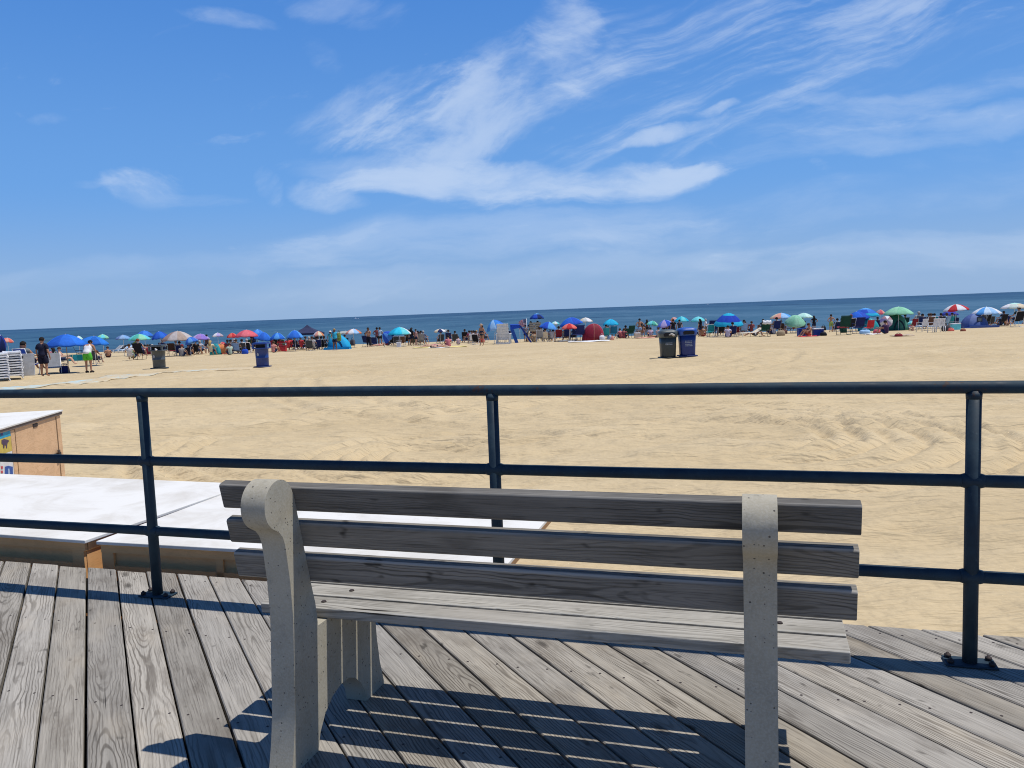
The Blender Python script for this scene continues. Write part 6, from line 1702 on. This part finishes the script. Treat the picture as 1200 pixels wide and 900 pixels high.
def build_world():
    w = bpy.data.worlds.new('World'); SC.world = w; w.use_nodes = True
    nt = w.node_tree; nt.nodes.clear(); g = NG(nt)
    out = g.n('ShaderNodeOutputWorld'); bg = g.n('ShaderNodeBackground')
    g.l(bg.outputs[0], out.inputs[0])
    sky = g.n('ShaderNodeTexSky', sky_type='NISHITA'); sky.sun_disc = False
    sky.sun_elevation = SUN_EL; sky.sun_rotation = SUN_AZ
    sky.altitude = 0; sky.air_density = 1.0; sky.dust_density = .6; sky.ozone_density = 3.0
    d = g.tc('Generated')
    x, y, z = g.sep(d)
    ys = g.m('MAXIMUM', y, .02)
    X = g.m('DIVIDE', x, ys); Z = g.m('DIVIDE', z, ys)
    def P(px, py):
        r = ray(px, py); return r.x / r.y, r.z / r.y
    # wind fibres: noise squeezed along two directions, warped
    wn = g.n('ShaderNodeTexNoise'); g.l(g.comb(X, Z, 0.0), wn.inputs['Vector']); wn.inputs['Scale'].default_value = 4.0; wn.inputs['Detail'].default_value = 6
    wx, wz, _ = g.sep(wn.outputs['Color'])
    Xw = g.m('ADD', X, g.m('MULTIPLY', g.m('SUBTRACT', wx, .5), .10)); Zw = g.m('ADD', Z, g.m('MULTIPLY', g.m('SUBTRACT', wz, .5), .075))
    fine = g.noise(g.comb(g.m('MULTIPLY', Xw, 13.0), g.m('MULTIPLY', Zw, 44.0), 2.0), 1.0, 8, .68)
    def fibre(ang, s1, s2, seed, lo, hi, det=10):
        c, s = math.cos(ang), math.sin(ang)
        a = g.m('ADD', g.m('MULTIPLY', Xw, c * s1), g.m('MULTIPLY', Zw, s * s1))
        b = g.m('ADD', g.m('MULTIPLY', Xw, -s * s2), g.m('MULTIPLY', Zw, c * s2))
        q = g.noise(g.comb(a, b, seed), 1.0, det, .60, .15)
        q = g.m('ADD', g.m('MULTIPLY', q, .85), g.m('MULTIPLY', fine, .15))
        return g.ramp(q, lo, hi)
    f_right = fibre(R(19), 2.2, 22, 1.0, .38, .70)
    f_flat = fibre(R(3), 3.4, 14, 5.0, .34, .68)
    f_diag = fibre(R(30), 5.0, 13, 9.0, .36, .68)
    f_soft = fibre(R(10), 6, 14, 13.0, .34, .70)
    f_down = fibre(R(-25), 5.0, 12, 17.0, .36, .70)
    total = None
    def cloud(px, py, ln, ht, deg, amp, fib, solidity=.25, soft=1.0):
        nonlocal total
        cx, cz = P(px, py); a = R(deg) + ROLL*0
        c, s = math.cos(a), math.sin(a)
        dx = g.m('SUBTRACT', Xw, cx); dz = g.m('SUBTRACT', Zw, cz)
        p = g.m('DIVIDE', g.m('ADD', g.m('MULTIPLY', dx, c), g.m('MULTIPLY', dz, s)), ln / F)
        q = g.m('DIVIDE', g.m('ADD', g.m('MULTIPLY', dx, -s), g.m('MULTIPLY', dz, c)), ht / F)
        r2 = g.m('ADD', g.m('MULTIPLY', p, p), g.m('MULTIPLY', q, q))
        mk = g.ramp(r2, 0, soft * 1.5, 1, 0)
        v = g.m('MULTIPLY_ADD', mk, .62 + solidity, -.80)
        v = g.m('ADD', v, g.m('MULTIPLY', fib, .85))
        v = g.m('MULTIPLY', g.ramp(v, -.05, 1.05), amp)
        total = v if total is None else g.m('ADD', total, v)
    # the bright hooked band in the middle
    cloud(450, 204, 140, 22, -3, 1.5, f_flat, .45)
    cloud(560, 211, 190, 26, -2, 1.7, f_flat, .55)
    cloud(690, 213, 190, 22, 3, 1.6, f_flat, .45)
    cloud(790, 204, 80, 14, 5, 1.3, f_flat, .4)
    # sweep rising out of the band
    cloud(500, 165, 150, 62, 30, .75, f_diag, .20)
    cloud(560, 125, 210, 66, 26, .75, f_diag, .18)
    cloud(450, 130, 120, 50, 22, .7, f_diag, .18)
    cloud(665, 52, 52, 70, 20, 1.4, f_down, .38)
    cloud(700, 85, 46, 50, -40, .9, f_down, .34)
    cloud(720, 40, 120, 50, 20, .45, f_right, .2)
    # long streaks to the upper right
    cloud(880, 105, 420, 60, 19, .5, f_right, .12)
    cloud(960, 50, 420, 75, 20, .5, f_right, .10)
    cloud(1110, 60, 330, 46, 17, .55, f_right, .24)
    cloud(1080, 118, 290, 22, 9, .6, f_flat, .30)
    cloud(1020, 160, 330, 24, 6, .5, f_flat, .25)
    cloud(800, 70, 260, 90, 22, .45, f_right, .12)
    cloud(960, 20, 420, 60, 14, .4, f_right, .12)
    cloud(955, 118, 46, 11, 6, 1.5, f_soft, .42)
    cloud(800, 155, 88, 12, 11, 1.4, f_soft, .40)
    cloud(842, 133, 36, 8, 10, 1.4, f_soft, .34)
    # left wisps
    cloud(172, 222, 78, 34, -10, 1.6, f_down, .40)
    cloud(215, 232, 90, 12, 2, .5, f_flat, .3)
    cloud(120, 214, 60, 10, 0, .5, f_flat, .3)
    cloud(322, 216, 24, 24, 25, .7, f_diag, .30)
    cloud(390, 230, 50, 18, -15, .8, f_soft, .3)
    cloud(262, 30, 70, 13, -14, .7, f_down, .28)
    cloud(45, 146, 40, 9, 5, .3, f_soft, .3)
    cloud(375, 75, 40, 26, -30, .4, f_diag, .2)
    cloud(400, 15, 120, 26, -10, .4, f_diag, .12)
    # low thin veils
    cloud(580, 272, 300, 34, 3, .48, f_flat, .30)
    cloud(780, 272, 160, 22, 4, .4, f_flat, .28)
    cloud(1060, 300, 420, 34, 5, .48, f_flat, .36)
    cloud(150, 318, 300, 20, 2, .22, f_flat, .33)
    cloud(1100, 215, 320, 40, 8, .3, f_flat, .3)
    cloud(560, 325, 420, 26, 2, .35, f_flat, .5)
    total = g.m('MULTIPLY', g.m('TANH', g.m('MULTIPLY', total, .92)), .66)
    total = g.m('MULTIPLY', total, g.ramp(y, .05, .3))
    # thin clouds elsewhere in the sky, behind and overhead
    sc = g.n('ShaderNodeVectorMath', operation='SCALE'); sc.inputs['Scale'].default_value = 1.0
    hs = g.n('ShaderNodeHueSaturation'); g.l(sky.outputs[0], hs.inputs['Color'])
    hs.inputs['Saturation'].default_value = SKY_SAT; hs.inputs['Hue'].default_value = SKY_HUE
    # sea air: paler and flatter towards the horizon, deep blue overhead
    k = SKY_STRENGTH
    sc_ = lambda c: tuple(q / k for q in c)
    air = g.mix(g.ramp(z, .0, .16), sc_((.30, .47, .745)), sc_((.155, .385, .82)))
    air = g.mix(g.ramp(z, .10, .42), air, sc_((.072, .25, .70)))
    air = g.mix(g.ramp(z, .38, .75), air, sc_((.022, .080, .27)))
    tint = g.mix(.90, hs.outputs[0], air)
    cl = g.mix(total, tint, CLOUD)
    g.l(cl, bg.inputs['Color']); bg.inputs['Strength'].default_value = SKY_STRENGTH
SKY_STRENGTH = .085
SKY_SAT, SKY_HUE = 1.12, .5
SKY_TINT = (1.0, 1.0, 1.0)
CLOUD = (7.6, 8.9, 10.9)
build_world()

sl = bpy.data.lights.new('sun', 'SUN'); sl.energy = 4.4; sl.angle = R(.53); sl.color = (1.0, .965, .90)
so = bpy.data.objects.new('sun', sl); COL.objects.link(so)
so.rotation_euler = (-SUN).to_track_quat('-Z', 'Y').to_euler()
so.location = (6, 2, 20)

cam = bpy.data.cameras.new('camera'); co = bpy.data.objects.new('camera', cam); COL.objects.link(co)
cam.sensor_fit = 'HORIZONTAL'; cam.sensor_width = 36; cam.lens = 36 * F / 1200
cam.clip_start = .05; cam.clip_end = 120000
r0 = ray(600, 450); rx = ray(1600, 450) - r0
fwd = r0.normalized(); right = rx.normalized(); up = right.cross(fwd)
Mx = Matrix((right, up, -fwd)).transposed().to_4x4(); Mx.translation = (0, 0, HC)
co.matrix_world = Mx
SC.camera = co
cy = SC.cycles; cy.pixel_filter_type = 'BLACKMAN_HARRIS'; cy.filter_width = 1.05; cy.max_bounces = 4; cy.diffuse_bounces = 2; cy.glossy_bounces = 2; cy.transmission_bounces = 2; cy.transparent_max_bounces = 4; cy.caustics_reflective = False; cy.caustics_refractive = False
vs = SC.view_settings; vs.view_transform = 'Standard'; vs.look = 'None'; vs.exposure = 0; vs.gamma = 1; vs.use_curve_mapping = False
